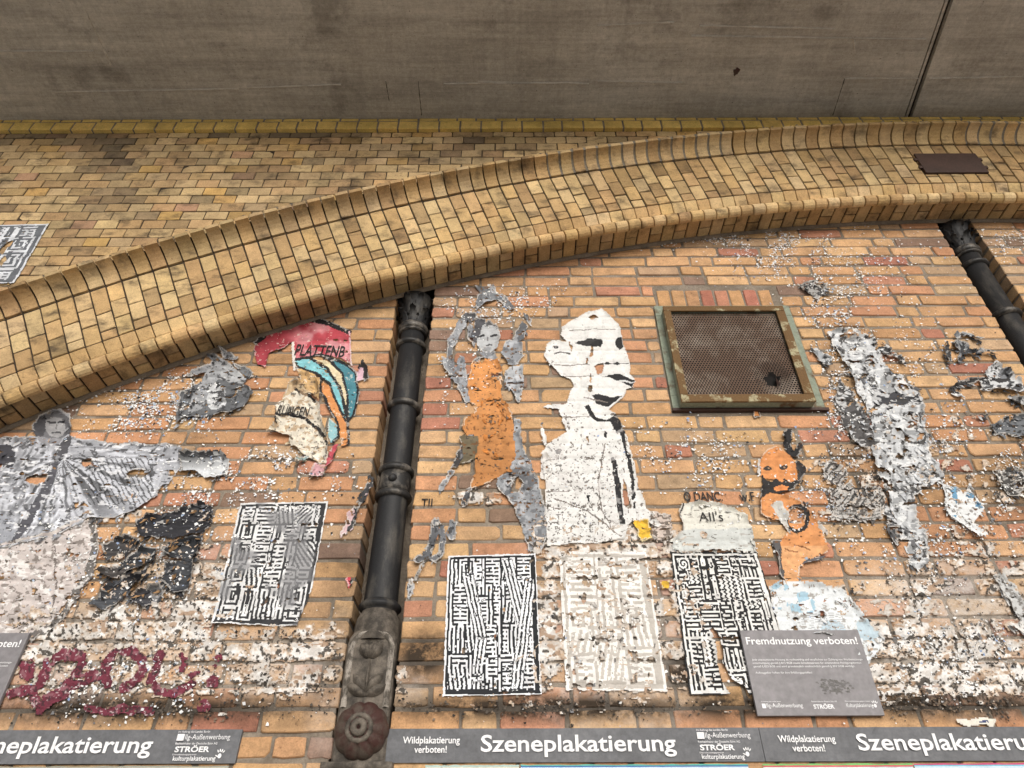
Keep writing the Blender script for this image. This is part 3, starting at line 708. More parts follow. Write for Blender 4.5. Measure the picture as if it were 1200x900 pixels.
def logos(X, Z, k, p, par, three=False):
    """the three sponsors' marks, X/Z = top left"""
    t = lambda s, a, b, c, d, **kw: text(s, X+a*k, X+b*k, Z-d*k, Z-c*k, p, 'white', par, **kw)
    t('Im Auftrag des Landes Berlin', 0, .125, 0, .010); box('logo_square', X, X+.028*k, Z-.036*k, Z-.012*k, p-.001, p+.0004, 'white', par)
    t('Ilg-Außenwerbung', .032, .21, .013, .038)
    t('Rechteinhaber der Deutsche Bahn AG', 0, .165, .042, .050); t('STRÖER', .004, .14, .052, .077, bold=.03)
    t('Dienstleistungspartner', 0, .095, .082, .089); t('kulturplakatierung', .006, .172, .090, .112, bold=.012)
    hand(X+.185*k, Z-.090*k, k, p, par)
def hand(X, Z, k, p, par):
    v = []; f = []
    def el(cx, cz, rx, rz, a):
        o = len(v)
        for i in range(10):
            t = i*math.pi/5; x, z = rx*math.cos(t), rz*math.sin(t); v.append(P3(X+k*(cx+x*math.cos(a)-z*math.sin(a)), Z+k*(cz+x*math.sin(a)+z*math.cos(a)), p))
        f.append(tuple(range(o, o+10)))
    el(0, 0, .0075, .009, 0)
    for a in (-.7, -.3, .1, .5): el(-.02*math.sin(a), .019*math.cos(a), .0022, .006, a)
    el(-.012, .0, .0022, .006, 1.1)
    mesh('hand_mark', v, f, 'white', par)
def film(nm, x0, x1, z0, z1, p0, p1, mat, par, amp=.0015):
    """thin sheet with slightly uneven face and real thickness"""
    nx, nz = max(4, int((x1-x0)/.02)), max(3, int((z1-z0)/.02)); v = []; f = []
    for i in range(nx+1):
        for j in range(nz+1):
            x = x0+(x1-x0)*i/nx; z = z0+(z1-z0)*j/nz; v.append(P3(x, z, p1+amp*(float(vnoise(x*30, z*30, 3))-1)))
    n = len(v); J = nz+1
    for i in range(nx):
        for j in range(nz): f.append((i*J+j, (i+1)*J+j, (i+1)*J+j+1, i*J+j+1))
    b = [P3(x0, z0, p0), P3(x1, z0, p0), P3(x1, z1, p0), P3(x0, z1, p0)]; v += b
    f += [tuple([n, n+1]+[i*J for i in range(nx, -1, -1)]), tuple([n+2, n+3]+[i*J+nz for i in range(nx+1)]), tuple([n+3, n]+[j for j in range(nz+1)]), tuple([n+1, n+2]+[nx*J+j for j in range(nz, -1, -1)])]
    return mesh(nm, v, f, mat, par)
SX = .862-(-.44)
for i, (off, lb) in enumerate(((0, 'grey notice strip stuck beside the rosette foot of the pipe'), (SX, 'grey notice strip under the large grey prohibition sign'), (-1.81, 'grey notice strip under the maroon graffiti'))):
    xa, xb = -.44+off, .86+off; za, zb = .447, .553
    t = thing('notice_strip', lb, 'sign', P3((xa+xb)/2, za, .006), 'grey notice strips along the wall')
    film('strip', xa, xb, za, zb, -.004, .012, 'sign_film', t, .004)
    text('Wildplakatierung\nverboten!', -.383+off, -.185+off, .476, .527, .0145, 'white', t, .015, align='CENTER')
    text('Szeneplakatierung', -.112+off, .562+off, .462, .532, .0145, 'white', t, .016)
    logos(.640+off, .5505-.002, .88, .0145, t)
ls = W(33, 757)[0]-1.313
for off, lb in ((0, 'grey prohibition sign overlapping the torn black and white maze poster'), (ls, 'grey prohibition sign beside the maroon graffiti')):
    t = thing('prohibition_sign', lb, 'sign', P3(1.09+off, .585, .006), 'grey prohibition signs on the wall')
    box('plate', .863+off, 1.312+off, .588, .888, .008, .022, 'sign', t, .0015)
    tx = lambda s, a, b, c, d, **k: text(s, a+off, b+off, c, d, .0228, 'white', t, **k)
    tx('Fremdnutzung verboten!', .878, 1.296, .826, .862, bold=.012)
    tx('Jede unautorisierte Nutzung ist rechtswidrig und verpflichtet zur Zahlung von Werbenutzungs-', .885, 1.295, .774, .783)
    tx('entschädigung gemäß § 812 BGB sowie Schadensersatz für entstandene Reinigungskosten', .885, 1.285, .762, .771)
    tx('gemäß § 823 BGB und wird grundsätzlich strafrechtlich gemäß § 303 StGB verfolgt.', .885, 1.258, .750, .759)
    tx('Auftraggeber haften für ihre Erfüllungsgehilfen!', .888, 1.095, .728, .737)
    tx('Im Auftrag des Landes Berlin', .886, .955, .632, .637); box('logo_square', .886+off, .899+off, .613, .628, .0215, .0228, 'white', t); tx('Ilg-Außenwerbung', .902, 1.03, .611, .629)
    tx('Rechteinhaber der Deutsche Bahn AG', 1.065, 1.155, .632, .637); tx('STRÖER', 1.068, 1.142, .610, .628, bold=.03)
    tx('Dienstleistungspartner', 1.185, 1.275, .632, .637); tx('Kulturplakatierung', 1.186, 1.28, .611, .628); hand(1.288+off, .620, .7, .0228, t)
    if off == 0:
        v = []; f = []
        for i in range(150):
            x = rnd.gauss(1.165, .026); z = rnd.gauss(.688, .014); s = rnd.uniform(.002, .006)
            if not (1.10 < x < 1.23 and .66 < z < .715): continue
            o = len(v); h_ = .0222+i*4e-6; v += [P3(x-s, z-s*.5, h_), P3(x+s, z-s*.6, h_), P3(x+s*.7, z+s*.6, h_), P3(x-s*.8, z+s*.5, h_)]; f.append((o, o+1, o+2, o+3))
        tag(mesh('scrape_mark', v, f, 'smudge', t), kind='stuff')

# ------------------------------------------------------------------ paper pasted on the wall
RB = blur(RASTER, 1)
def relief(X, Z):
    i = np.clip(((X-RX0)/RG).astype(int), 0, RASTER.shape[0]-1); k = np.clip(((Z-RZ0)/RG).astype(int), 0, RASTER.shape[1]-1)
    return RB[i, k]
def inpoly(U, V, P):
    r = np.zeros(U.shape, bool); n = len(P)
    for i in range(n):
        (x1, y1), (x2, y2) = P[i], P[(i+1) % n]
        if y1 == y2: continue
        r ^= ((y1 > V) != (y2 > V)) & (U < (x2-x1)*(V-y1)/(y2-y1)+x1)
    return r
def dline(U, V, P):
    d = np.full(U.shape, 1e9)
    for (x1, y1), (x2, y2) in zip(P, P[1:]):
        L = (x2-x1)**2+(y2-y1)**2+1e-9; t = np.clip(((U-x1)*(x2-x1)+(V-y1)*(y2-y1))/L, 0, 1)
        d = np.minimum(d, np.hypot(U-x1-t*(x2-x1), V-y1-t*(y2-y1)))
    return d
def ell(U, V, cx, cy, rx, ry): return ((U-cx)/rx)**2+((V-cy)/ry)**2 < 1
class Canvas:
    """a fine sheet on the wall; shapes are given at the points measured in the photograph"""
    def __init__(s, x0, y0, x1, y1, res=.0042, seed=0, warp=1.5, wf=.12, p=0.0):
        pts = [W(x0, y0, p), W(x1, y0, p), W(x1, y1, p), W(x0, y1, p)]
        s.X0, s.X1 = min(q[0] for q in pts), max(q[0] for q in pts); s.Z0, s.Z1 = min(q[1] for q in pts), max(q[1] for q in pts)
        s.nx, s.nz = max(3, int((s.X1-s.X0)/res)), max(3, int((s.Z1-s.Z0)/res)); s.p = p; s.seed = seed; s.res = res
        xs = np.linspace(s.X0, s.X1, s.nx+1); zs = np.linspace(s.Z0, s.Z1, s.nz+1); s.VX, s.VZ = np.meshgrid(xs, zs, indexing='ij')
        s.X = (s.VX[1:, 1:]+s.VX[:-1, :-1])/2; s.Z = (s.VZ[1:, 1:]+s.VZ[:-1, :-1])/2
        U, V = PX(s.X, s.Z, p); s.U0, s.V0 = U, V
        s.U = U+warp*(fbm(U*wf, V*wf, seed+1)-.5)*4; s.V = V+warp*(fbm(U*wf, V*wf, seed+9)-.5)*4
        s.mask = np.zeros(U.shape, bool); s.col = np.zeros(U.shape+(3,)); s.ext = []
        s.brk = relief(s.X, s.Z) if p == 0 else np.ones_like(s.X); s.prot = np.zeros(U.shape, bool)
    def fill(s, m, c, add=True, jitter=0.0):
        c = np.array(c, float); s.col[m] = c
        if add: s.mask |= m
        if jitter: s.col[m] *= (1+jitter*(s.n(.3, .3, 77)[m]-.5))[:, None]
    def poly(s, P, c, add=True, clip=False, jitter=0):
        m = inpoly(s.U, s.V, P)
        if clip: m &= s.mask
        s.fill(m, c, add, jitter); return m
    def line(s, P, wd, c, add=True, clip=False):
        m = dline(s.U, s.V, P) < wd/2*(0.7+.6*s.n(.15, .15, 3))
        if clip: m &= s.mask
        s.fill(m, c, add); return m
    def ell(s, cx, cy, rx, ry, c, add=True, clip=False):
        m = ell(s.U, s.V, cx, cy, rx, ry)
        if clip: m &= s.mask
        s.fill(m, c, add); return m
    def protect(s, cx, cy, rx, ry): s.prot |= ell(s.U0, s.V0, cx, cy, rx, ry)
    def n(s, fx, fy, k=0, o=3): return fbm(s.U0*fx, s.V0*fy, s.seed*5+k, o)
    def holes(s, thr, fx=.12, fy=.3, k=20, joint=.0): s.mask &= ~(((s.n(fx, fy, k)+joint*(1-s.brk)) > thr) & ~s.prot)
    def mottle(s, amt, fx=.1, fy=.1, k=30): s.col *= (1+amt*(s.n(fx, fy, k)-.5)*2)[..., None]
    def stain(s, thr, c, fx=.2, fy=.2, k=40, w=.8, joint=0.0):
        m = ss(thr, thr+.06, s.n(fx, fy, k)+joint*(1-s.brk))*w*(1-.85*s.prot); s.col = s.col*(1-m[..., None])+np.array(c, float)*m[..., None]
    def flaps(s, n, size, cols, region=None, down=True, edge=True, seed=1):
        """torn tongues of paper that stand away from the wall"""
        r = random.Random(s.seed*31+seed); m = s.mask if region is None else region
        if edge:
            e = blur(m.astype(float), 3); m = m & (e < .8)
        idx = np.argwhere(m)
        if len(idx) == 0: return
        for _ in range(n):
            i, k = idx[r.randrange(len(idx))]; h = size*r.uniform(.4, 1.3); wd = h*r.uniform(.25, .7)
            a = r.gauss(math.pi, .5) if down else r.uniform(0, 6.28)
            c = cols[r.randrange(len(cols))] if cols else s.col[i, k]
            s.ext.append((s.X[i, k], s.Z[i, k], wd, h, a, r.uniform(.15, 1.1), c, r.random()))
    def build(s, name, label, cat, lift=.006, off=.0058, sag=.0040, mat='paper', parent=None, group=None, kind=None, wr=.0020, rim=True):
        m = s.mask
        if rim and kind is None:            # bare paper core along the tears
            e1 = m & (blur(m.astype(float), 1) < .99) & (s.n(.12, .12, 70) > .47) & (blur(m.astype(float), 6) > .2) & (blur(m.astype(float), 6) < .72)
            s.col[e1] = s.col[e1]*.35+np.array((214, 208, 200))*.65
        mf = blur(m.astype(float), 4); mv = np.zeros_like(s.VX); cnt = np.zeros_like(s.VX)
        for a in (0, 1):
            for b in (0, 1):
                mv[a:a+s.nx, b:b+s.nz] += mf; cnt[a:a+s.nx, b:b+s.nz] += 1
        e = np.clip(1-mv/cnt, 0, 1)
        UU, VV = PX(s.VX, s.VZ, s.p)
        H = s.p+off+(sag*(relief(s.VX, s.VZ)-1) if s.p == 0 else 0)+wr*(fbm(s.VX*22, s.VZ*22, s.seed+4)-.5)*2
        H += lift*np.clip(e*2, 0, 1)**1.4*np.clip(fbm(s.VX*16, s.VZ*16, s.seed+6)*2.6-.75, 0, 2)
        jx_, jz_ = s.res*.35*(vnoise(s.VX*900, s.VZ*900, 2)-.5), s.res*.35*(vnoise(s.VX*900, s.VZ*900, 5)-.5)
        idx = np.arange((s.nx+1)*(s.nz+1)).reshape(s.nx+1, s.nz+1)
        F = np.stack([idx[:-1, :-1], idx[1:, :-1], idx[1:, 1:], idx[:-1, 1:]], -1)[m]
        used = np.unique(F); remap = np.full(idx.size, -1); remap[used] = np.arange(len(used)); F = remap[F]
        V = np.stack([(s.VX+jx_).ravel()[used], DW-H.ravel()[used], CAMZ+s.VZ.ravel()[used]], 1)
        col = np.clip(s.col[m], 0, 255)
        V = V.tolist(); F = F.tolist(); col = col.tolist()
        for (x, z, wd, h, a, curl, c, q) in s.ext:
            r = random.Random(int(q*1e6)); o = len(V); ca, sa = math.cos(a), math.sin(a); skew = r.uniform(-.6, .6)
            for i in range(4):
                t = i/3; ln = h*math.sin(curl*t)/max(curl, .01); ou = h*(1-math.cos(curl*t))/max(curl, .01)
                ww = wd*(1-t**1.5*r.uniform(.5, 1.0))
                for j in range(3):
                    u = (j-1)*.5; lx = u*ww+skew*wd*t*t; V.append([x+lx*ca+ln*sa, DW-(s.p+off+.001+ou+.004*abs(u)*t), CAMZ+z-lx*sa+ln*ca])
            for i in range(3):
                for j in range(2):
                    F.append([o+i*3+j, o+i*3+j+1, o+(i+1)*3+j+1, o+(i+1)*3+j]); k_ = r.uniform(.82, 1.08); col.append([min(255, c[0]*k_), min(255, c[1]*k_), min(255, c[2]*k_)])
        me = bpy.data.meshes.new(name); me.from_pydata(V, [], F)
        at = me.attributes.new('print', 'FLOAT_COLOR', 'FACE'); A = np.ones((len(F), 4), np.float32); A[:, :3] = lin(col); at.data.foreach_set('color', A.ravel())
        me.polygons.foreach_set('use_smooth', [True]*len(F)); me.materials.append(M[mat]); me.update()
        o = link(name, me, None, parent); 
        return tag(o, label, cat, group, kind)
GR, DK, LG, WH, BK = (136, 138, 142), (72, 72, 76), (186, 188, 192), (226, 225, 222), (36, 34, 35)
# ---- residue: thin old paper skins that cling to the bricks, one skin per bay
def residue(name, label, box_, blobs, seed, tone=(222, 219, 215), mid=(186, 181, 175)):
    c = Canvas(*box_, res=.0038, seed=seed, warp=2.5, wf=.08)
    D = np.zeros(c.U.shape)
    for (cx, cy, rx, ry, wg) in blobs:
        D = np.maximum(D, wg*np.clip(1.45-np.hypot((c.U-cx)/rx, (c.V-cy)/ry), 0, 1)**.7)
    n1 = c.n(.05, .07, 1, 5); n2 = c.n(.14, .17, 2, 4); n3 = c.n(.5, .5, 3, 2)
    key = .46*n1+.40*n2+.14*n3+.15*(1-c.brk)
    thr = .30+.355*D; c.mask = key < thr; mg = np.clip((thr-key)/.15, 0, 1)[..., None]
    c.mask &= (D > .03) & (c.V < 813+9*(c.n(.04, .1, 12)-.5)+26*(c.n(.09, .2, 13) > .62))
    c.col[:] = np.array((182, 158, 134))*(1-mg)+np.array(tone)*mg
    t = ss(.46, .66, c.n(.07, .1, 5)); c.col = c.col*(1-t[..., None]*.7)+np.array(mid)*t[..., None]*.7; c.col *= (1-.10*(c.n(.5, .5, 9)-.5)*2)[..., None]
    c.stain(.62, (58, 53, 48), .22, .22, 6, .85, .10); c.stain(.64, (158, 130, 106), .10, .16, 7, .8)
    c.flaps(int(c.mask.sum()/700), .02, [tone, mid, (120, 116, 112), (228, 226, 222)], seed=3)
    return c.build(name, label, None, lift=.0035, off=.0042, kind='stuff')
residue('paper_residue', 'whitish old paper skins clinging to the bricks round the maroon graffiti', (0, 560, 400, 850),
        [(60, 760, 90, 40, .7), (230, 690, 55, 50, .75), (110, 735, 100, 28, .8), (330, 765, 75, 22, 1.0), (320, 800, 80, 22, .85), (200, 745, 70, 30, .9), (130, 795, 130, 30, .75), (240, 620, 30, 40, .4), (385, 770, 18, 40, .7), (160, 660, 60, 60, .55), (60, 830, 90, 14, .45), (250, 835, 110, 12, .4)], 3)
residue('paper_residue', 'whitish old paper skins around the four poster row between the pipe and the sign', (440, 560, 940, 850),
        [(640, 720, 14, 90, .95), (720, 740, 90, 90, .75), (790, 660, 22, 40, .9), (720, 640, 90, 22, .8), (700, 830, 90, 12, .55), (800, 705, 20, 20, .8), (470, 795, 35, 18, .55), (600, 825, 90, 10, .5), (560, 580, 25, 12, .9), (640, 640, 20, 30, .8), (840, 830, 60, 14, .5)], 4)
residue('paper_residue', 'crumbling white paper skins right of the grey prohibition sign', (930, 400, 1200, 850),
        [(1110, 795, 130, 30, 1.0), (1110, 755, 120, 30, .95), (1050, 790, 60, 40, .9), (1090, 700, 90, 30, .5), (1078, 720, 22, 70, .85), (1185, 690, 30, 70, .6), (1000, 570, 50, 45, .42), (1050, 520, 30, 60, .35), (1010, 600, 45, 20, .6), (1110, 560, 50, 60, .4), (1180, 570, 30, 30, .5), (1140, 640, 40, 30, .6), (1100, 825, 110, 10, .45), (1010, 800, 40, 40, .8)], 5)

# ---- grey figure with spread arms
c = Canvas(-40, 476, 222, 652, seed=6, warp=1.2)
body = [(-40, 516), (0, 514), (42, 512), (40, 500), (47, 489), (58, 482), (72, 481), (82, 486), (86, 500), (83, 511), (95, 516), (140, 520), (200, 521), (214, 526), (212, 550), (206, 556), (200, 568), (187, 574), (185, 582), (170, 593), (160, 600), (137, 607), (103, 609), (70, 627), (20, 640), (-40, 650)]
c.poly(body, (166, 168, 174))
U, V = c.U, c.V
ang_ = np.arctan2(V-536, U-72); rad = np.hypot(V-536, U-72)
fold = vnoise(ang_*16, rad*.01, 3); fan = (V > 536) & (U > 30) & (rad < 120)
c.col[fan] *= (1.15-.85*ss(.40, .70, fold)*np.clip(1-rad/135, .15, 1))[fan][:, None]
st = (np.sin((U-.55*V)*1.05) > .55) & (U > 104) & (U < 180) & (V > 538) & (V < 592); c.col[st] *= .55
sl = (V < 540) & (U > 84); c.col[sl] *= (.72+.5*vnoise(U*.05+V*.02, V*.45, 2))[sl][:, None]
bl = (U < 72) & (V > 514); c.col[bl] *= (.62+.62*vnoise(U*.35+V*.2, V*.14, 6))[bl][:, None]
c.poly([(-40, 524), (10, 520), (18, 528), (17, 548), (-40, 552)], (66, 66, 72), clip=True)
c.poly([(62, 544), (70, 542), (60, 572), (46, 600), (24, 634), (8, 642), (20, 618), (40, 590)], (84, 84, 90), clip=True)
c.poly([(76, 513), (86, 513), (80, 530), (72, 538), (66, 534)], (80, 80, 84), clip=True)
c.ell(4, 622, 17, 17, (150, 153, 160), clip=True)
c.ell(62, 499, 22, 17, (108, 108, 112), clip=True); c.poly([(40, 512), (40, 498), (52, 486), (56, 500), (52, 512)], (74, 74, 78), clip=True); c.poly([(76, 512), (84, 510), (86, 498), (80, 488), (77, 496)], (88, 88, 92), clip=True)
c.ell(66, 501, 12, 12, (150, 150, 152), clip=True); c.line([(57, 496), (64, 496)], 2.4, (60, 60, 64), clip=True); c.line([(69, 496), (76, 495)], 2.4, (60, 60, 64), clip=True); c.line([(62, 507), (72, 507)], 1.8, (70, 70, 74), clip=True); c.line([(67, 498), (66, 503)], 1.5, (104, 104, 106), clip=True)
c.poly([(44, 511), (56, 514), (72, 514), (70, 521), (54, 523), (46, 518)], (138, 138, 142), clip=True)
c.protect(64, 497, 26, 20); c.mottle(.10, .2, .3); c.stain(.66, (226, 227, 230), .10, .3, 41, .8); c.stain(.68, (58, 58, 60), .2, .3, 42, .7, .08)
c.poly([(30, 566), (40, 558), (56, 557), (54, 567), (42, 568)], (0, 0, 0)); c.mask &= ~(inpoly(U, V, [(30, 566), (40, 558), (56, 557), (54, 567), (42, 568)]) | inpoly(U, V, [(148, 556), (165, 551), (178, 553), (168, 560), (152, 561)]) | inpoly(U, V, [(96, 540), (108, 538), (110, 546), (98, 548)]) | inpoly(U, V, [(86, 590), (100, 589), (104, 594), (90, 595)]))
c.mask &= inpoly(U, V, body); c.holes(.78, .08, .3, 21, .03)
c.flaps(90, .03, [(196, 197, 200), (150, 152, 156), (92, 92, 95)], seed=2); c.flaps(16, .03, None, edge=False, seed=4)
c.build('figure_paste_up', 'faded grey paper figure of a woman with outstretched arms and striped dress', 'poster', lift=.012)
# hand piece torn off
c = Canvas(208, 524, 276, 570, seed=7); c.poly([(214, 533), (226, 529), (240, 531), (262, 533), (271, 541), (269, 553), (255, 563), (240, 560), (230, 556), (213, 553)], (150, 152, 154))
c.col *= (.62+.75*ss(530, 556, c.V+.15*(c.U-240)))[..., None]; m = c.mask & (c.V < 536+3*c.n(.2, .2, 3)); c.col[m] = (64, 64, 66); c.stain(.58, (206, 208, 208), .08, .3, 41, .8); c.flaps(40, .022, [(80, 80, 82), (150, 150, 152)])
c.build('paper_scrap', 'curled grey paper scrap torn from the figure\'s outstretched hand', 'poster scrap', lift=.03, group='paper scraps on the wall')
# ---- faded sheet under the figure
c = Canvas(-40, 600, 125, 765, seed=8)
sh = [(-40, 646), (30, 632), (62, 624), (86, 611), (104, 609), (109, 640), (102, 668), (84, 698), (62, 726), (34, 752), (0, 762), (-40, 764)]
c.poly(sh, (190, 181, 177)); c.mottle(.12, .08, .12); c.line([(108, 606), (113, 640), (104, 676), (74, 722), (40, 746)], 9, (104, 100, 97)); c.line([(64, 640), (66, 690), (60, 728), (30, 756)], 2.2, (112, 104, 100), clip=True)
c.stain(.60, (222, 219, 216), .12, .2, 41, .85); c.stain(.64, (110, 102, 96), .2, .3, 42, .7, .08); c.holes(.74, .12, .2, 22, .06); c.flaps(60, .02, [(200, 194, 190), (150, 146, 143)])
c.build('faded_poster', 'pale pinkish faded round-edged sheet below the spread-arm figure', 'poster', lift=.008, off=.005)
# ---- black torn flaps
c = Canvas(95, 584, 256, 722, seed=9)
for P, cc in (([(161, 611), (170, 606), (205, 601), (236, 589), (250, 597), (247, 619), (236, 627), (205, 632), (168, 631)], (42, 42, 46)), ([(147, 657), (168, 643), (187, 641), (183, 657), (168, 667), (142, 667)], (50, 52, 56)),
              ([(194, 651), (198, 637), (240, 629), (231, 655), (217, 658)], (48, 50, 54)), ([(194, 661), (229, 657), (226, 680), (222, 696), (206, 698), (194, 684)], (58, 60, 64)), ([(107, 710), (138, 681), (160, 684), (144, 704), (124, 716)], (66, 68, 72)),
              ([(130, 690), (150, 676), (176, 672), (160, 690)], (44, 44, 48)), ([(120, 640), (150, 628), (166, 634), (158, 646), (128, 654)], (58, 56, 56)), ([(112, 672), (140, 664), (158, 668), (136, 680)], (76, 72, 70)), ([(150, 700), (180, 690), (196, 696), (170, 712)], (60, 60, 64)), ([(176, 690), (190, 686), (192, 704), (180, 708)], (120, 120, 122))):
    c.poly(P, cc)
c.col *= (.7+.65*vnoise(c.U*.06+c.V*.04, c.V*.5, 3))[..., None]; c.stain(.74, (150, 152, 156), .2, .4, 41, .6)
c.flaps(120, .03, [(44, 44, 48), (64, 66, 70), (90, 92, 96), (150, 118, 84)]); c.flaps(20, .034, [(120, 92, 62), (150, 148, 146), (60, 60, 62)], edge=False)
c.build('black_poster', 'shredded glossy black paper hanging in flaps beside the grey figure\'s dress', 'poster', lift=.03, off=.0065)
# ---- grey winged face scrap
c = Canvas(198, 402, 308, 500, seed=10, warp=1)
c.poly([(207, 486), (213, 463), (228, 452), (240, 447), (262, 444), (290, 452), (298, 462), (286, 478), (272, 486), (250, 488), (232, 490), (215, 492), (208, 500)], (96, 98, 101))
for P, cc in (([(214, 441), (249, 426), (252, 430), (240, 438), (226, 443)], (140, 142, 146)), ([(237, 408), (243, 412), (260, 421), (254, 428), (244, 420)], (118, 120, 124)), ([(255, 408), (266, 413), (280, 419), (276, 424), (264, 422)], (126, 128, 132)),
              ([(249, 424), (262, 421), (270, 428), (254, 448), (238, 480), (220, 486), (226, 466), (240, 442)], (150, 152, 155)), ([(262, 430), (270, 428), (290, 446), (286, 450), (274, 450), (258, 444)], (164, 166, 168)), ([(272, 425), (288, 432), (303, 442), (292, 445), (280, 436)], (112, 114, 117))): c.poly(P, cc)
c.poly([(246, 452), (258, 450), (264, 458), (265, 476), (254, 481), (246, 480), (242, 472)], (190, 192, 194)); c.line([(250, 462), (254, 460)], 2, (70, 70, 72), clip=True); c.line([(258, 460), (262, 460)], 2, (70, 70, 72), clip=True); c.line([(256, 462), (257, 468)], 1.5, (120, 120, 122), clip=True); c.line([(250, 473), (260, 472)], 1.6, (84, 84, 86), clip=True)
c.mottle(.2, .15, .3); c.stain(.60, (52, 52, 54), .2, .3, 42, .8); c.holes(.76, .15, .3); c.flaps(70, .026, [(96, 98, 101), (150, 152, 156), (60, 60, 62)])
c.build('face_paste_up', 'dark grey torn paper of a face with feathery wings under the arch', 'poster', lift=.02, off=.0065)
# ---- red, teal and cream scroll
c = Canvas(296, 370, 436, 565, seed=12, warp=.9)
z = lambda L: [(190+a/4.285, 360+b/4.285) for a, b in L]
c.poly(z([(470, 180), (540, 120), (650, 72), (740, 62), (840, 82), (938, 128), (950, 290), (900, 262), (800, 236), (670, 268), (655, 180), (600, 212), (545, 232), (520, 305), (480, 292), (462, 215)]), (172, 66, 76))
rd = c.mask.copy(); k = ss(.28, .6, c.n(.06, .09, 3))*ss(325, 365, c.U); c.col[rd] = (c.col*(1-.85*k[..., None])+np.array((212, 154, 158))*.85*k[..., None])[rd]; c.col[rd & (c.V > 400) & (c.U < 345)] *= .92
c.line(z([(468, 182), (540, 122), (650, 74), (740, 64), (840, 84), (938, 130)]), 5.5, BK); c.line(z([(938, 130), (955, 300)]), 2, (214, 170, 174))
for P, cc in ((z([(665, 272), (740, 265), (820, 310), (880, 400), (925, 560), (905, 555), (870, 470), (840, 390), (780, 335), (690, 305)]), (128, 188, 196)), (z([(745, 262), (830, 275), (900, 335), (925, 430), (932, 550), (890, 400), (830, 310)]), (212, 198, 164)),
              (z([(830, 252), (920, 288), (972, 335), (985, 440), (960, 540), (935, 565), (930, 430), (900, 333)]), (72, 126, 138)), (z([(795, 385), (840, 398), (880, 490), (925, 575), (932, 700), (905, 700), (890, 600), (820, 480)]), (206, 140, 86)), (z([(672, 310), (760, 335), (800, 380), (790, 440), (740, 400), (690, 345)]), (196, 160, 110)), (z([(840, 560), (880, 600), (890, 660), (850, 690), (830, 640)]), (140, 180, 186))): c.poly(P, cc)
for P in ([(665, 268), (800, 240), (920, 288), (970, 330)], [(670, 305), (780, 335), (845, 395), (875, 475), (925, 570)], [(745, 262), (830, 310), (890, 400), (930, 550)], [(830, 255), (905, 335), (930, 430), (935, 560)], [(972, 335), (985, 440), (960, 545), (935, 570), (938, 690)], [(795, 350), (795, 420), (830, 490), (880, 580), (890, 650), (855, 690)]): c.line(z(P), 3.0, (40, 40, 42))
c.mottle(.12, .15, .2); c.stain(.70, (216, 208, 196), .3, .4, 41, .7); c.poly(z([(655, 178), (668, 178), (670, 320), (658, 320)]), (214, 208, 200)); c.holes(.79, .2, .3, 22, .05); c.flaps(30, .016, None)
scroll = c.build('scroll_paste_up', 'red, teal and cream paper scroll with black outlines tucked under the arch', 'poster', lift=.008)
text('PLATTENB', W(347, 412)[0], W(405, 412)[0], W(376, 419)[1], W(376, 406)[1], 0.0105, 'black', scroll, .012, rot=-.06)
c = Canvas(310, 438, 392, 565, seed=13, warp=1.3)
c.poly(z([(575, 500), (600, 470), (670, 415), (720, 430), (790, 490), (815, 600), (838, 670), (835, 785), (790, 785), (760, 775), (720, 745), (650, 700), (640, 655), (580, 640), (525, 640), (575, 590)]), (214, 206, 190)); c.poly(z([(600, 470), (640, 380), (690, 375), (720, 410), (760, 450), (700, 420), (660, 430)]), (190, 168, 136)); c.poly(z([(690, 320), (770, 350), (800, 440), (790, 480), (730, 420), (700, 380)]), (188, 156, 112))
c.line(z([(570, 545), (640, 540), (720, 560), (790, 620), (830, 690)]), 3.5, BK, clip=True); c.line(z([(670, 415), (720, 440), (770, 480)]), 3, BK, clip=True); c.line(z([(572, 500), (575, 590)]), 2.5, BK, clip=True); c.poly(z([(770, 790), (825, 790), (810, 860), (760, 865), (735, 850)]), (206, 160, 166)); c.poly(z([(830, 760), (870, 700), (890, 700), (850, 800), (820, 830)]), (190, 84, 96)); c.poly(z([(680, 770), (740, 750), (720, 790), (680, 790)]), (120, 140, 140))
c.mottle(.16, .2, .2); c.stain(.60, (168, 140, 108), .2, .3, 41, .7); c.stain(.66, (58, 54, 50), .3, .3, 42, .6); c.holes(.80, .2, .3); c.flaps(50, .022, [(220, 214, 202), (196, 180, 150), (120, 116, 110)])
wr_ = c.build('crumpled_poster', 'crumpled cream paper with black curved lettering below the red scroll', 'poster', lift=.03, off=.0065)
text('RUNGEN', W(326, 484)[0], W(363, 484)[0], W(345, 489)[1], W(345, 478)[1], 0.0145, 'black', wr_, .01, rot=-.08)
c = Canvas(416, 420, 436, 452, seed=14); c.poly([(420, 435), (424, 430), (426, 424), (431, 432), (433, 445), (428, 449), (426, 440)], (52, 50, 50)); c.poly([(418, 438), (425, 432), (427, 447), (420, 449)], (206, 172, 184)); c.build('paper_scrap', 'small pink and black paper scrap beside the teal scroll', 'poster scrap', lift=.02, off=.008, group='paper scraps on the wall')
c = Canvas(398, 555, 442, 632, seed=15); c.line([(435, 562), (428, 580), (418, 598), (408, 622)], 7, (62, 62, 64)); c.line([(414, 600), (402, 630)], 5, (196, 168, 170)); c.holes(.68, .2, .2); c.flaps(16, .02, [(70, 70, 72), (190, 170, 172)]); c.build('paper_scrap', 'narrow black and pink paper sliver left of the iron pipe', 'poster scrap', lift=.02, group='paper scraps on the wall')
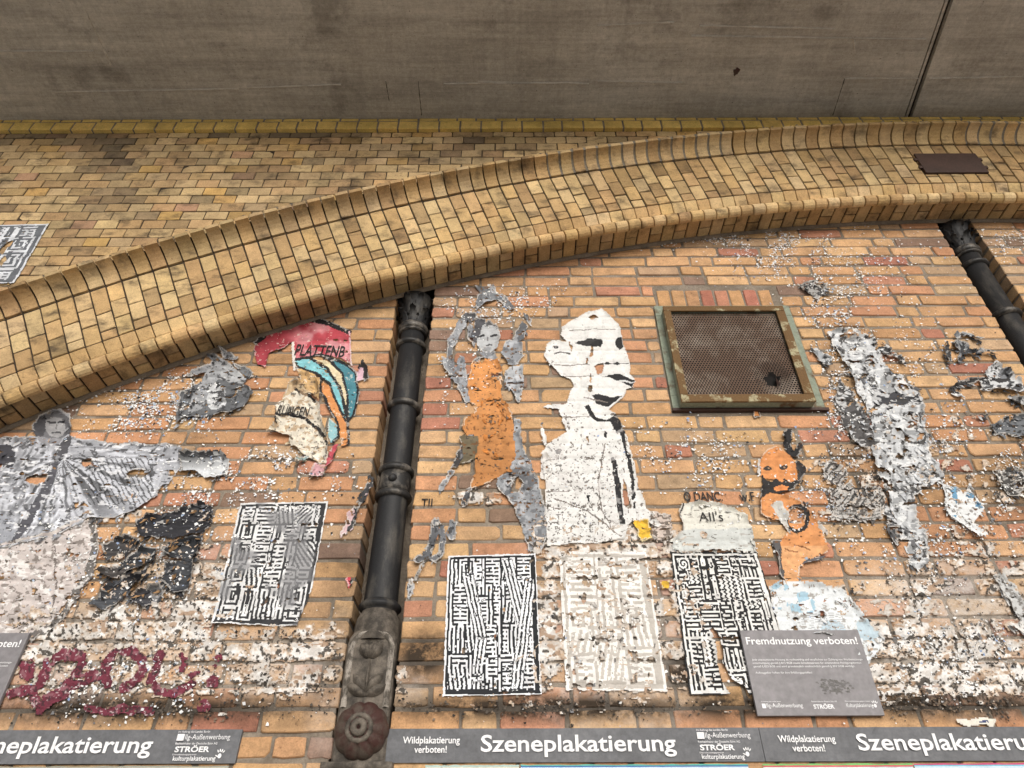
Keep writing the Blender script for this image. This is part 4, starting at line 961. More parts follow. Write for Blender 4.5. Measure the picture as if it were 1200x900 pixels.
c = Canvas(404, 672, 416, 692, seed=16); c.poly([(405, 678), (411, 676), (413, 684), (409, 691)], (196, 70, 84)); c.poly([(409, 680), (414, 680), (413, 690)], (40, 38, 38)); c.build('paper_scrap', 'tiny red and black paper scrap low beside the iron pipe', 'poster scrap', lift=.01, off=.0075, group='paper scraps on the wall')

# ---- maze posters
def maze(seed, nx, ny, fancy=0):
    """hand-drawn looking labyrinth of parallel lines: 1 = line, 0 = ground"""
    r = random.Random(seed); K = 4; G = np.zeros((nx*K, ny*K), bool)
    X, Y = np.meshgrid(np.arange(nx*K)/K, np.arange(ny*K)/K, indexing='ij')
    def rec(x0, y0, x1, y1, d):
        w_, h_ = x1-x0, y1-y0
        if (w_ > 11 or h_ > 15 or (d < 2)) and max(w_, h_) > 8:
            if w_ > h_*r.uniform(.6, 1.1) and w_ > 8: m = x0+2*int(w_*r.uniform(.3, .7)/2); rec(x0, y0, m, y1, d+1); rec(m, y0, x1, y1, d+1)
            else: m = y0+2*int(h_*r.uniform(.3, .7)/2); rec(x0, y0, x1, m, d+1); rec(x0, m, x1, y1, d+1)
            return
        inn = (X >= x0) & (X < x1) & (Y >= y0) & (Y < y1); u, v = X-x0, Y-y0; t = r.choice(('hhvvcccllldsz', 'hvvvclllllh', 'hhvvvcccll', 'hhvvcclllszz')[fancy]); wd = .98
        sk = r.uniform(-.3, .3) if h_ > 7 else 0; ph = r.choice((0, 1))
        if t == 'h': q = (v % 2 < wd) & (u > .8) & (u < w_-.6); q |= (u < .9) & (v > 1) | ((u > w_-1.6) & (u < w_-.7) & (np.floor(v/2) % 2 == ph))
        elif t == 'v': q = ((u+sk*v) % 2 < wd) & (v < h_-1.2); q |= (v < .95) & (np.floor((u+sk*v)/2) % 2 == ph)
        elif t == 'c': dd = np.minimum(np.minimum(u, w_-u), np.minimum(v, h_-v)); q = (dd % 2 < wd) & ~((np.abs(u-w_*r.uniform(.3, .7)) < .7) & (v < h_/2))
        elif t == 'd': q = ((u+v*r.choice((.8, -.8, 1.3))) % 2.2 < wd+.1)
        elif t == 's': a = np.arctan2(v-h_/2, u-w_/2); rr = np.hypot(v-h_/2, (u-w_/2)*1.1); q = ((rr-a/math.pi) % 2 < wd) & (rr < max(w_, h_)/2); dd = np.minimum(np.minimum(u, w_-u), np.minimum(v, h_-v)); q = np.where(rr < min(w_, h_)/2-.6, q, dd < wd)
        elif t == 'z': q = ((u+np.abs((v % 2)-1)*1.0) % 2.4 < wd)
        else: q = (u < wd) | ((v % 2 < wd) & (u > 1.9) & (u < w_-1)) | ((np.abs(u-w_/2-sk*v*.3) < .5) & (np.floor(v/2) % 3 != ph)) | ((u > w_-1.9) & (u < w_-1) & (v > 2))
        G[inn] = q[inn]
    rec(2, 2, nx-2, ny-2, 0)
    if fancy == 1:
        for a_, b_, c_, d_ in ((.18, .15, .34, .62), (.34, .62, .30, .85), (.62, .05, .80, .60), (.88, .2, .70, .95)):
            for o in (0, 2, 4):
                q = dline(X, Y, [(a_*nx+o, b_*ny), (c_*nx+o, d_*ny)]); G[q < 1.0] = False; G[q < .55] = True
    fr = (X < 1) | (Y < 1) | (X > nx-1) | (Y > ny-1); G[(X < 2) | (Y < 2) | (X > nx-2) | (Y > ny-2)] = False; G[fr] = True
    # breaks in long lines
    for _ in range(nx*ny//30):
        x, y = r.uniform(2, nx-3), r.uniform(2, ny-3); G[(np.abs(X-x) < .5) & (np.abs(Y-y) < .5)] ^= True
    return G
def maze_poster(corners, seed, nx, ny, label, line, ground, p=0.0, torn=None, fancy=0, grime=.1, lift=.01, cracks=.79, hand=.6, cloud=None, bottom=.0):
    """corners TL,TR,BR,BL measured on the wall"""
    (ax, az), (bx, bz), (cx, cz), (dx, dz) = [W(*q, p) for q in corners]
    G = maze(seed, nx, ny, fancy); NXq, NZq = 150, 226
    a = np.linspace(0, 1, NXq+1); b = np.linspace(0, 1, NZq+1); A, Bv = np.meshgrid(a, b, indexing='ij')
    X = (1-Bv)*((1-A)*ax+A*bx)+Bv*((1-A)*dx+A*cx); Z = (1-Bv)*((1-A)*az+A*bz)+Bv*((1-A)*dz+A*cz)
    Am = (A[1:, 1:]+A[:-1, :-1])/2; Bm = (Bv[1:, 1:]+Bv[:-1, :-1])/2
    wa = Am*nx+hand*(fbm(Am*9, Bm*13, seed)-.5)*1.6; wb = Bm*ny+hand*(fbm(Am*9, Bm*13, seed+5)-.5)*1.6
    g = G[np.clip((wa*4).astype(int), 0, nx*4-1), np.clip((wb*4).astype(int), 0, ny*4-1)]
    col = np.where(g[..., None], np.array(line, float), np.array(ground, float))
    n = fbm(Am*10, Bm*14, seed+2); col = col*(1+grime*2*(n-.5))[..., None]
    if cloud is not None:
        t = ss(.52, .66, fbm(Am*4, Bm*5, seed+8))*.75; col = col*(1-t[..., None])+np.array(cloud)*t[..., None]
    mask = np.ones(g.shape, bool); XX = (X[1:, 1:]+X[:-1, :-1])/2; ZZ = (Z[1:, 1:]+Z[:-1, :-1])/2
    J = (1-relief(XX, ZZ)) if p == 0 else 0
    mask &= ~((fbm(Am*14, Bm*22, seed+3, 3)+.10*J) > cracks+.03)
    e = np.minimum(np.minimum(Am, 1-Am), np.minimum(Bm, 1-Bm)); mask &= e > .012*fbm(Am*30, Bm*30, seed+7)-.003
    if torn is not None:
        Up, Vp = PX(XX, ZZ, p); Up = Up+6*(fbm(Up*.1, Vp*.1, 4)-.5)
        for P in torn: mask &= ~inpoly(Up, Vp, P)
    ev = blur(mask.astype(float), 6); ev = np.pad(ev, ((0, 1), (0, 1)), 'edge'); E_ = np.clip(1-ev, 0, 1)
    H = p+.0062+(.0036*(relief(X, Z)-1) if p == 0 else 0)+.0012*(fbm(X*25, Z*25, seed)-.5)*2+lift*E_**1.3*np.clip(fbm(X*12, Z*12, seed+6)*3-1, 0, 2)
    if bottom: H = H+bottom*ss(.93, 1, Bv)*np.clip(fbm(X*7, Z*2, seed+9)*3-1, 0, 2)
    idx = np.arange(H.size).reshape(H.shape); F = np.stack([idx[:-1, 1:], idx[1:, 1:], idx[1:, :-1], idx[:-1, :-1]], -1)[mask]
    used = np.unique(F); rm = np.full(H.size, -1); rm[used] = np.arange(len(used)); F = rm[F]
    V = np.stack([X.ravel()[used], DW-H.ravel()[used], CAMZ+Z.ravel()[used]], 1)
    me = bpy.data.meshes.new('maze_poster'); me.from_pydata(V.tolist(), [], F.tolist())
    at = me.attributes.new('print', 'FLOAT_COLOR', 'FACE'); Q = np.ones((len(F), 4), np.float32); Q[:, :3] = lin(np.clip(col[mask], 0, 255)); at.data.foreach_set('color', Q.ravel())
    me.polygons.foreach_set('use_smooth', [True]*len(F)); me.materials.append(M['paper']); me.update()
    return tag(link('maze_poster', me, None), label, 'poster', 'labyrinth pattern posters')
maze_poster([(282, 590), (385, 588), (358, 735), (248, 733)], 21, 40, 58, 'grey and white labyrinth poster peeling at its lower corner, left of the pipe', (214, 214, 214), (50, 50, 52), grime=.16, cloud=(128, 128, 130), torn=[[(368, 690), (395, 660), (395, 745), (345, 745), (352, 722)]], bottom=.02)
maze_poster([(525, 651.6), (628, 649), (635, 815), (518.6, 817)], 34, 46, 68, 'crisp black poster with white labyrinth of ladders between pipe and pale poster', (226, 227, 230), (36, 37, 40), fancy=1, cracks=.80, cloud=None)
maze_poster([(654.5, 646.7), (757, 647), (782, 811), (663, 810)], 47, 30, 44, 'pale white on beige labyrinth poster with small cracks along the joints', (228, 225, 220), (184, 178, 170), fancy=2, grime=.08, cracks=.665)
maze_poster([(785, 648), (887, 647), (937, 815), (807.5, 815.5)], 58, 46, 66, 'torn black on white labyrinth poster half covered by the grey sign', (34, 33, 34), (222, 221, 218), fancy=3, torn=[[(858, 816), (846, 800), (838, 775), (836, 750), (830, 738), (835, 736), (843, 752), (846, 775), (856, 796), (872, 806), (880, 818)]], lift=.03)
maze_poster([(-62, 266), (58, 263), (18, 333), (-118, 336)], 61, 36, 42, 'small grey labyrinth poster on the upper wall above the arch', (196, 199, 204), (92, 95, 100), p=PU, grime=.14, torn=[[(0, 296), (14, 282), (16, 284), (4, 300)], [(0, 308), (8, 300), (10, 306), (2, 314)]])
# cream sheet above the torn maze
c = Canvas(782, 585, 892, 652, seed=17, warp=1.0); c.poly([(787, 646), (789, 633), (800, 622), (798, 606), (793, 602), (799, 591), (842, 590), (852, 596), (873, 603), (881, 619), (885, 646)], (214, 212, 202)); c.col[c.V > 618+6*c.n(.05, .05, 2)] = (196, 199, 196); c.line([(800, 592), (795, 604), (800, 622)], 2, (70, 68, 66), clip=True)
c.mottle(.05, .1, .1); c.stain(.68, (160, 154, 146), .1, .3, 41, .6); c.stain(.74, (88, 84, 78), .2, .6, 42, .7); c.flaps(46, .03, [(216, 214, 206), (190, 190, 184)])
cr_ = c.build('cream_poster', 'torn cream paper sheet with dark lettering above the torn labyrinth poster', 'poster', lift=.022, off=.006)
text("AII's", W(818, 605)[0], W(846, 605)[0], W(832, 612)[1], W(832, 601)[1], 0.0105, 'black', cr_, .0)

# ---- orange dancer
z3 = lambda L: [(510+a/5.625, 330+b/5.625) for a, b in L]; z4 = lambda L: [(510+a/5, 480+b/5) for a, b in L]
c = Canvas(510, 330, 648, 656, seed=18, warp=1.3)
c.poly([(553, 427), (569, 420), (584, 424), (589, 437), (587, 451), (588, 469), (600, 484), (599, 492), (605, 510), (604, 536), (598, 550), (584, 561), (558, 573), (549, 573), (557, 556), (556, 522), (541, 503), (544, 493), (558, 483), (549, 472), (547, 451)], (208, 143, 84))
c.col *= (1-.16*ss(425, 560, c.V))[..., None]; tr = c.mask & (c.V < 485); c.col[tr] = (c.col*.85+np.array((214, 150, 96))*.15)[tr]
c.poly(z4([(455, 55), (500, 55), (507, 200), (560, 330), (612, 440), (655, 640), (652, 760), (622, 832), (540, 832), (508, 680), (458, 570), (358, 450), (362, 410), (440, 360), (468, 280)]), (140, 143, 147))
lg = inpoly(c.U, c.V, z4([(440, 360), (500, 340), (610, 440), (520, 470), (400, 520)])); c.col[lg & c.mask] = (98, 100, 104)
c.poly(z3([(50, 505), (90, 520), (120, 590), (165, 505), (200, 515), (200, 600), (215, 680), (225, 790), (205, 825), (140, 690), (110, 630), (60, 580)]), (146, 149, 154)); c.line(z3([(105, 570), (95, 480), (105, 400), (150, 320), (200, 240)]), 7, (126, 128, 132)); c.line(z3([(110, 400), (150, 330), (180, 290)]), 9, (150, 152, 156)); c.line(z3([(200, 240), (250, 235)]), 7, (92, 92, 95)); c.line(z3([(235, 300), (225, 380), (250, 390)]), 6, (128, 130, 134))
c.ell(572, 396, 13.5, 18.5, (176, 178, 180)); c.poly(z3([(270, 250), (330, 260), (300, 330), (255, 450), (230, 380)]), (80, 80, 84)); c.poly(z3([(330, 258), (400, 275), (415, 310), (370, 290), (320, 300)]), (96, 96, 98), add=False)
c.poly(z3([(300, 470), (390, 465), (415, 520), (330, 520), (250, 545)]), (128, 130, 134)); c.line(z3([(290, 365), (320, 355)]), 2.6, (52, 52, 54)); c.line(z3([(365, 365), (400, 360)]), 2.6, (52, 52, 54)); c.line(z3([(340, 365), (345, 395)]), 1.6, (122, 122, 124)); c.line(z3([(330, 425), (372, 425)]), 2, (84, 82, 84)); c.ell(571, 410, 5, 3, (150, 152, 154))
c.poly(z3([(430, 470), (470, 410), (520, 395), (570, 420), (580, 500), (540, 550), (480, 555)]), (138, 141, 146)); c.poly(z3([(505, 390), (530, 320), (575, 260), (605, 295), (590, 370), (545, 410)]), (98, 100, 104)); c.poly(z3([(455, 620), (500, 560), (575, 560), (590, 680), (565, 800), (545, 815), (510, 740), (460, 680)]), (168, 171, 175))
c.poly(z3([(248, 28), (330, 40), (390, 20), (405, 80), (470, 110), (530, 185), (490, 205), (410, 115), (330, 160), (270, 200), (270, 150), (300, 70)]), (122, 125, 129)); c.poly(z3([(575, 215), (600, 225), (640, 260), (635, 310), (600, 265)]), (122, 124, 128))
c.line([(553, 513), (540, 533), (529, 556)], 8, (60, 58, 58)); c.line([(528, 556), (516, 574)], 6, (150, 152, 155)); c.line([(550, 575), (544, 592)], 6, (70, 70, 72)); c.poly(z4([(150, 160), (255, 160), (230, 300), (150, 330), (160, 250)]), (104, 94, 74))
c.protect(572, 397, 17, 22); gy = c.mask & (c.col.std(-1) < 8) & ~c.prot; t = ss(.52, .66, c.n(.2, .2, 44)); c.col[gy] = (c.col*(1-.55*t[..., None])+np.array((88, 90, 94))*.55*t[..., None])[gy]; t = ss(.54, .68, c.n(.17, .17, 46)); c.col[gy] = (c.col*(1-.5*t[..., None])+np.array((196, 198, 202))*.5*t[..., None])[gy]
c.mottle(.10, .15, .15); c.stain(.70, (112, 72, 40), .25, .35, 42, .75, .05); c.stain(.74, (60, 56, 54), .3, .4, 45, .8)
c.holes(.75, .13, .25, 21, .04); c.mask &= ~inpoly(c.U, c.V, z4([(455, 420), (490, 390), (510, 430), (480, 490), (440, 500)]))
for (px, py) in ((573, 470), (585, 476), (566, 488), (590, 489), (578, 492), (555, 455), (572, 508), (575, 530)): c.flaps(5, .03, [(196, 124, 60), (120, 100, 84)], region=c.mask & ell(c.U, c.V, px, py, 8, 5), edge=False, seed=px)
c.flaps(70, .024, None)
c.build('dancer_paste_up', 'orange dressed grey dancer paper figure with raised arms right of the pipe', 'poster', lift=.014)
# ---- white portrait
z5 = lambda L: [(630+a/5.625, 350+b/5.625) for a, b in L]; z6 = lambda L: [(630+a/5.294, 490+b/5.294) for a, b in L]
c = Canvas(630, 356, 780, 648, seed=19, warp=.9, res=.004)
outl = [(705, 362), (715, 371), (727, 386), (730, 403), (738, 426), (739, 439), (744, 447), (741, 455), (734, 457), (729, 467), (714, 481), (722, 487), (733, 508), (743, 543), (747, 569), (758, 596), (774, 615), (770, 620), (760, 611), (741, 611), (736, 616), (732, 632), (705, 636), (641, 640), (641, 622), (639, 600), (639, 565), (634, 536), (641, 522), (664, 507), (658, 492), (654, 480), (637, 478), (641, 475), (664, 474), (672, 453), (669, 446), (658, 442), (647, 430), (638, 419), (641, 405), (647, 400), (664, 401), (657, 393), (659, 384), (671, 376), (690, 366)]
c.poly(outl, (221, 220, 217)); c.col[c.V > 520] *= .985
B_ = (38, 37, 38)
for P in (z5([(245, 298), (330, 264), (415, 266), (432, 295), (415, 322), (330, 318)]), z5([(420, 522), (470, 502), (550, 504), (640, 545), (622, 590), (540, 548), (470, 516)]), z5([(365, 640), (400, 631), (480, 655), (555, 643), (465, 722), (385, 697)]), z5([(308, 712), (332, 704), (382, 783), (450, 800), (515, 768), (580, 895), (520, 890), (478, 812), (390, 812), (340, 770)]),
          z6([(470, 0), (500, 0), (542, 90), (545, 190), (582, 240), (606, 500), (590, 508), (555, 245), (520, 150), (500, 60)]), z6([(456, 245), (470, 240), (496, 290), (542, 662), (510, 666), (462, 320)]), z6([(105, 195), (155, 192), (140, 235), (115, 220)]), z6([(415, 80), (435, 90), (430, 130), (418, 125)]), z6([(596, 520), (606, 520), (608, 560), (598, 560)]), z6([(305, 480), (325, 482), (320, 525), (308, 520)])): c.poly(P, B_, clip=True)
c.ell(726, 403, 5.2, 7.2, B_, clip=True); c.ell(711.5, 426.5, 3.5, 2, B_, clip=True); c.ell(723, 427, 4, 2, B_, clip=True); c.line([(709, 427), (736, 426)], 1.0, (60, 58, 58), clip=True); c.line([(726, 447), (742, 449)], 2, (200, 200, 200), clip=True); c.ell(651, 408, 3, 2, B_, clip=True)
c.line([(600+50, 416), (657, 414), (668, 415)], 1.6, (80, 78, 76), clip=True)
for P in ([(650, 429), (690, 428)], [(660, 442), (695, 441)], [(668, 388), (720, 386)], [(684, 466), (712, 472)], [(660, 490), (690, 489)], [(640, 577), (668, 577)], [(640, 595), (662, 596)], [(650, 585), (690, 600), (728, 630)], [(700, 590), (720, 625)], [(708, 520), (702, 560)], [(700, 560), (706, 600)]): c.line(P, 1.3, (120, 112, 106), clip=True)
c.protect(700, 425, 50, 62); c.stain(.71, (92, 84, 78), .4, .4, 42, .8, .09); c.mottle(.05, .12, .2); c.stain(.62, (206, 203, 200), .06, .1, 43, .6)
sp = c.mask & (c.V > 535) & (c.U < 715); t = ss(.69, .74, c.n(.35, .45, 47, 3)+.06*(1-c.brk))*.75; c.col[sp] = (c.col*(1-t[..., None])+np.array((70, 66, 62))*t[..., None])[sp]
for P in (z5([(365, 445), (430, 420), (432, 495), (400, 505)]), z5([(350, 310), (368, 320), (362, 385), (340, 400)]), z5([(318, 400), (330, 400), (330, 440), (318, 445)]), z5([(340, 500), (350, 500), (350, 560), (342, 560)]), z5([(335, 580), (360, 575), (358, 625), (330, 615)]), z5([(335, 125), (375, 108), (400, 130), (360, 142)]), z5([(205, 280), (235, 320), (225, 350), (205, 310)]), z6([(535, 380), (585, 555), (560, 570), (535, 540), (525, 430)]), z6([(45, 285), (60, 290), (75, 340), (60, 350)]), z6([(300, 120), (320, 120), (315, 160)])): c.mask &= ~inpoly(c.U, c.V, P)
c.mask &= ~(((c.n(.25, .35, 23)+.08*(1-c.brk)) > .85) & ~c.prot); c.flaps(40, .016, [(226, 225, 222), (206, 203, 200)]); c.flaps(30, .013, [(212, 210, 206)], region=c.mask & (c.V > 530), edge=False, seed=8)
c.build('portrait_paste_up', 'white and black cut-out paper portrait of a woman left of the vent grille', 'poster', lift=.007)
c = Canvas(630, 500, 660, 570, seed=20); c.line([(613+22, 505), (638, 520)], 5, WH); c.poly([(634, 530), (642, 532), (648, 552), (640, 566), (633, 560)], (212, 208, 204)); c.holes(.66, .2, .2); c.flaps(20, .02, [WH, (200, 196, 192)]); c.build('paper_scrap', 'ragged white paper strip between the dancer and the white portrait', 'poster scrap', lift=.014, group='paper scraps on the wall')
for (P, lb) in (([(743, 612), (761, 609), (763, 631), (752, 637), (747, 628)], 'mustard yellow paper scrap at the foot of the white portrait'), ([(774, 684), (784, 682), (783, 690), (777, 693)], 'tiny yellow paper scrap between the two right labyrinth posters')):
    xs = [a for a, b in P]; ys = [b for a, b in P]; c = Canvas(min(xs)-3, min(ys)-3, max(xs)+3, max(ys)+3, seed=24); c.poly(P, (208, 166, 56)); c.mottle(.3, .4, .4); c.holes(.78, .3, .3); c.build('paper_scrap', lb, 'poster scrap', lift=.008, off=.0075, group='paper scraps on the wall')
c = Canvas(730, 600, 792, 652, seed=25); c.poly([(762, 598), (785, 604), (790, 625), (784, 640), (765, 632), (764, 615)], (196, 182, 172)); c.stain(.55, (96, 86, 78), .2, .4, 41, .8, .1); c.holes(.64, .12, .3); c.flaps(40, .02, [(206, 200, 194), (120, 108, 98), (180, 166, 152)]); c.build('paper_scrap', 'pinkish shredded paper between the portrait and the cream sheet', 'poster scrap', lift=.012, group='paper scraps on the wall')
# ---- grey hand scrap next to the pipe
c = Canvas(472, 600, 545, 712, seed=26); c.line([(512, 612), (508, 630), (502, 648), (490, 658)], 8, (92, 94, 98)); c.line([(512, 612), (520, 628), (517, 650), (505, 655)], 7, (110, 112, 116)); c.poly([(528, 610), (536, 612), (534, 632), (527, 636), (523, 624)], (126, 129, 134)); c.line([(500, 655), (488, 680)], 4, (80, 76, 72)); c.poly([(480, 680), (486, 676), (486, 690), (479, 704), (477, 700)], (168, 170, 173)); c.stain(.6, (56, 56, 58), .3, .3); c.holes(.74, .3, .3); c.flaps(16, .02, None)
c.build('paper_scrap', 'twisted grey paper strips above the crisp black labyrinth poster', 'poster scrap', lift=.016, group='paper scraps on the wall')

# ---- orange bearded creature
z8 = lambda L: [(870+a/4.5, 490+b/4.5) for a, b in L]
c = Canvas(880, 500, 975, 692, seed=27, warp=.8)
c.line(z8([(225, 90), (245, 82), (245, 120), (232, 140), (255, 190), (285, 195), (298, 150)]), 7, B_); c.line(z8([(285, 240), (315, 290), (280, 345)]), 7, (62, 60, 60)); c.poly(z8([(145, 655), (215, 640), (225, 860), (195, 830), (180, 720)]), (84, 82, 82)); c.poly(z8([(75, 225), (90, 225), (92, 310), (78, 290)]), (206, 202, 198))
c.poly(z8([(88, 230), (105, 200), (130, 165), (180, 155), (245, 198), (280, 245), (290, 330), (215, 350), (95, 310)]), (208, 140, 86)); c.poly(z8([(98, 295), (130, 330), (150, 345), (180, 322), (205, 345), (225, 325), (250, 345), (285, 330), (275, 380), (200, 398), (130, 395), (100, 440), (88, 430), (105, 350)]), (44, 42, 42)); c.poly(z8([(160, 370), (190, 360), (242, 360), (235, 380), (175, 385)]), (216, 140, 84))
for (a, b) in ((130, 270), (215, 262)): c.ell(*z8([(a, b)])[0], 4.6, 2.9, (52, 46, 42)); c.ell(z8([(a, b)])[0][0]+1, z8([(a, b)])[0][1], 1.2, 1.0, (150, 120, 96))
c.poly(z8([(95, 430), (140, 392), (220, 410), (300, 440), (340, 500), (400, 560), (440, 650), (435, 720), (350, 750), (300, 790), (290, 885), (225, 885), (205, 760), (200, 650), (240, 605), (230, 560), (200, 540), (130, 532), (85, 512)]), (206, 142, 90)); c.col[c.mask & (c.V > 640) & (c.col[..., 0] > 200)] = (214, 160, 112)
c.mask &= ~ell(c.U, c.V, 932.5, 605, 10, 9); m = np.abs(np.hypot((c.U-933.5)/12.5, (c.V-608.5)/14.5)-1) < .16; c.fill(m & (c.n(.1, .1, 9) > .22), B_)
c.poly(z8([(148, 458), (175, 440), (212, 440), (240, 520), (230, 545), (258, 625), (215, 580), (190, 530)]), (186, 184, 178)); c.poly(z8([(295, 780), (340, 745), (435, 735), (400, 755)]), (92, 92, 96)); c.poly(z8([(395, 545), (450, 600), (430, 605), (395, 580)]), (176, 168, 160))
c.line(z8([(220, 690), (285, 710)]), 1.6, (120, 76, 46), clip=True); c.line(z8([(290, 670), (350, 695)]), 1.6, (120, 76, 46), clip=True); c.protect(912, 553, 26, 30); c.mottle(.12, .2, .2); c.stain(.72, (130, 84, 50), .2, .4, 42, .6); c.holes(.80, .15, .3, 20, .03); c.flaps(40, .018, None)
c.build('creature_paste_up', 'orange paper cut-out of a bearded creature above the grey sign', 'poster', lift=.016)
for P, cc, lb in (([(881, 481), (889, 481), (891, 490), (883, 492)], (206, 138, 82), 'tiny orange paper scrap right under the vent grille'),): 
    c = Canvas(878, 478, 895, 496, seed=28); c.poly(P, (70, 54, 40)); c.poly([(883, 482), (887, 482), (889, 489), (884, 490)], cc); c.build('paper_scrap', lb, 'poster scrap', lift=.006, group='paper scraps on the wall')
# ---- pale checked sheet
c = Canvas(895, 676, 1040, 782, seed=29, warp=1.4); c.poly([(900, 688), (915, 680), (937, 682), (962, 686), (983, 688), (1000, 707), (1017, 730), (1035, 748), (1030, 764), (1013, 778), (1004, 776), (1000, 745), (913, 745)], (214, 218, 220))
ck = ((np.floor((c.U-.35*c.V)/13)+np.floor((c.V+.3*c.U)/13)) % 2 == 0) & (c.U < 955) & (c.V < 718) & (c.n(.05, .05, 4) > .42); c.col[ck & c.mask] = (160, 190, 206); c.ell(975, 738, 14, 10, (186, 204, 214), clip=True); c.ell(1018, 735, 14, 18, (186, 204, 214), clip=True)
for i in range(8): c.line([(930+i*1.5, 722+i*2.6), (990, 718+i*2.8)], .9, (176, 178, 180), clip=True)
c.mottle(.06, .1, .1); c.stain(.66, (150, 146, 140), .2, .3); c.holes(.76, .12, .2, 20, .04); c.flaps(50, .024, [(216, 218, 219), (190, 192, 192)])
c.build('checked_poster', 'torn pale sheet with light blue checks above the grey sign', 'poster', lift=.02, off=.006)
# ---- shredded grey column
c = Canvas(940, 380, 1112, 690, seed=30, warp=2.0)
c.poly([(969, 392), (978, 387), (993, 388), (1013, 394), (1031, 405), (1038, 430), (1055, 443), (1076, 457), (1080, 472), (1082, 494), (1087, 512), (1089, 530), (1100, 545), (1102, 563), (1080, 575), (1071, 585), (1072, 606), (1085, 626), (1087, 656), (1077, 674), (1062, 659), (1058, 635), (1044, 596), (1027, 560), (1021, 539), (1022, 503), (1009, 468), (993, 439), (982, 419)], (192, 194, 196))
c.poly([(1010, 394), (1034, 402), (1056, 418), (1060, 432), (1046, 420), (1030, 412)], (66, 66, 68)); c.poly([(1018, 456), (1050, 462), (1066, 466), (1078, 458), (1080, 472), (1060, 474), (1044, 480), (1022, 476)], (62, 62, 66)); c.poly([(980, 446), (998, 462), (1010, 480), (1020, 500), (1024, 520), (1012, 526), (1000, 520), (986, 498), (978, 470)], (86, 84, 84)); c.poly([(949, 408), (960, 410), (976, 423), (973, 433), (960, 422)], (162, 166, 170)); c.poly([(1034, 590), (1044, 600), (1056, 630), (1052, 640), (1040, 628)], (92, 92, 94))
t = ss(.48, .62, vnoise(c.U*.22, c.V*.06, 5)); c.col *= (1-.22*t)[..., None]; c.stain(.56, (222, 223, 223), .10, .3, 41, .8); c.stain(.66, (60, 58, 57), .2, .16, 42, .85, .12); c.holes(.70, .12, .2, 20, .08)
c.flaps(120, .036, [(206, 207, 208), (196, 198, 200), (176, 178, 182), (96, 96, 98)], edge=False, seed=5); c.flaps(70, .03, [(90, 90, 92), (190, 191, 193)], seed=6)
c.build('shredded_poster', 'tall shredded grey and white paper column right of the vent grille', 'poster', lift=.02, off=.006)
# grey printed sheet with lines, left of the column
c = Canvas(950, 480, 1050, 615, seed=31, warp=1.6); c.poly([(968, 572), (1030, 570), (1036, 588), (1035, 610), (972, 612), (974, 590)], (178, 175, 171)); c.poly([(958, 540), (985, 545), (1000, 570), (985, 575), (965, 560)], (176, 172, 168))
ln = (np.sin(c.V*1.5) > .3) & (c.V > 596); c.col[ln] *= .62; ln = (np.sin((c.U+c.V)*.7) > .55) & (c.V < 596); c.col[ln] *= .4; c.stain(.55, (80, 74, 70), .3, .3, 41, .7); c.holes(.60, .2, .3, 20, .05); c.flaps(70, .022, [(186, 183, 180), (92, 88, 86)]); lnp = c.build('printed_scrap', 'shredded printed paper with fine lines left of the shredded column', 'poster scrap', lift=.012)
text('IтTS'.replace('т', 'T'), W(1000, 578)[0], W(1022, 578)[0], W(1010, 583)[1], W(1010, 573)[1], 0.0090, 'black', lnp, .0)
# blue and white scrap
c = Canvas(1098, 560, 1165, 634, seed=32, warp=1.4); c.poly([(1104, 565), (1113, 570), (1123, 572), (1129, 580), (1135, 567), (1143, 580), (1151, 596), (1149, 604), (1139, 613), (1158, 629), (1150, 632), (1135, 626), (1123, 613), (1112, 606), (1105, 599)], (216, 218, 218)); c.poly([(1113, 568), (1122, 572), (1122, 592), (1115, 584)], (104, 148, 178), clip=True); c.poly([(1133, 577), (1143, 580), (1142, 586), (1132, 583)], (96, 140, 172), clip=True); c.poly([(1144, 588), (1149, 590), (1149, 596), (1143, 594)], (96, 140, 172), clip=True); c.poly([(1112, 605), (1121, 604), (1119, 608)], (110, 150, 176), clip=True)
c.stain(.64, (120, 116, 112), .3, .3); c.holes(.72, .2, .25, 20, .05); c.flaps(40, .02, [(214, 215, 214), (150, 150, 150)]); c.build('paper_scrap', 'white paper scrap with blue checks right of the shredded column', 'poster scrap', lift=.014, group='paper scraps on the wall')
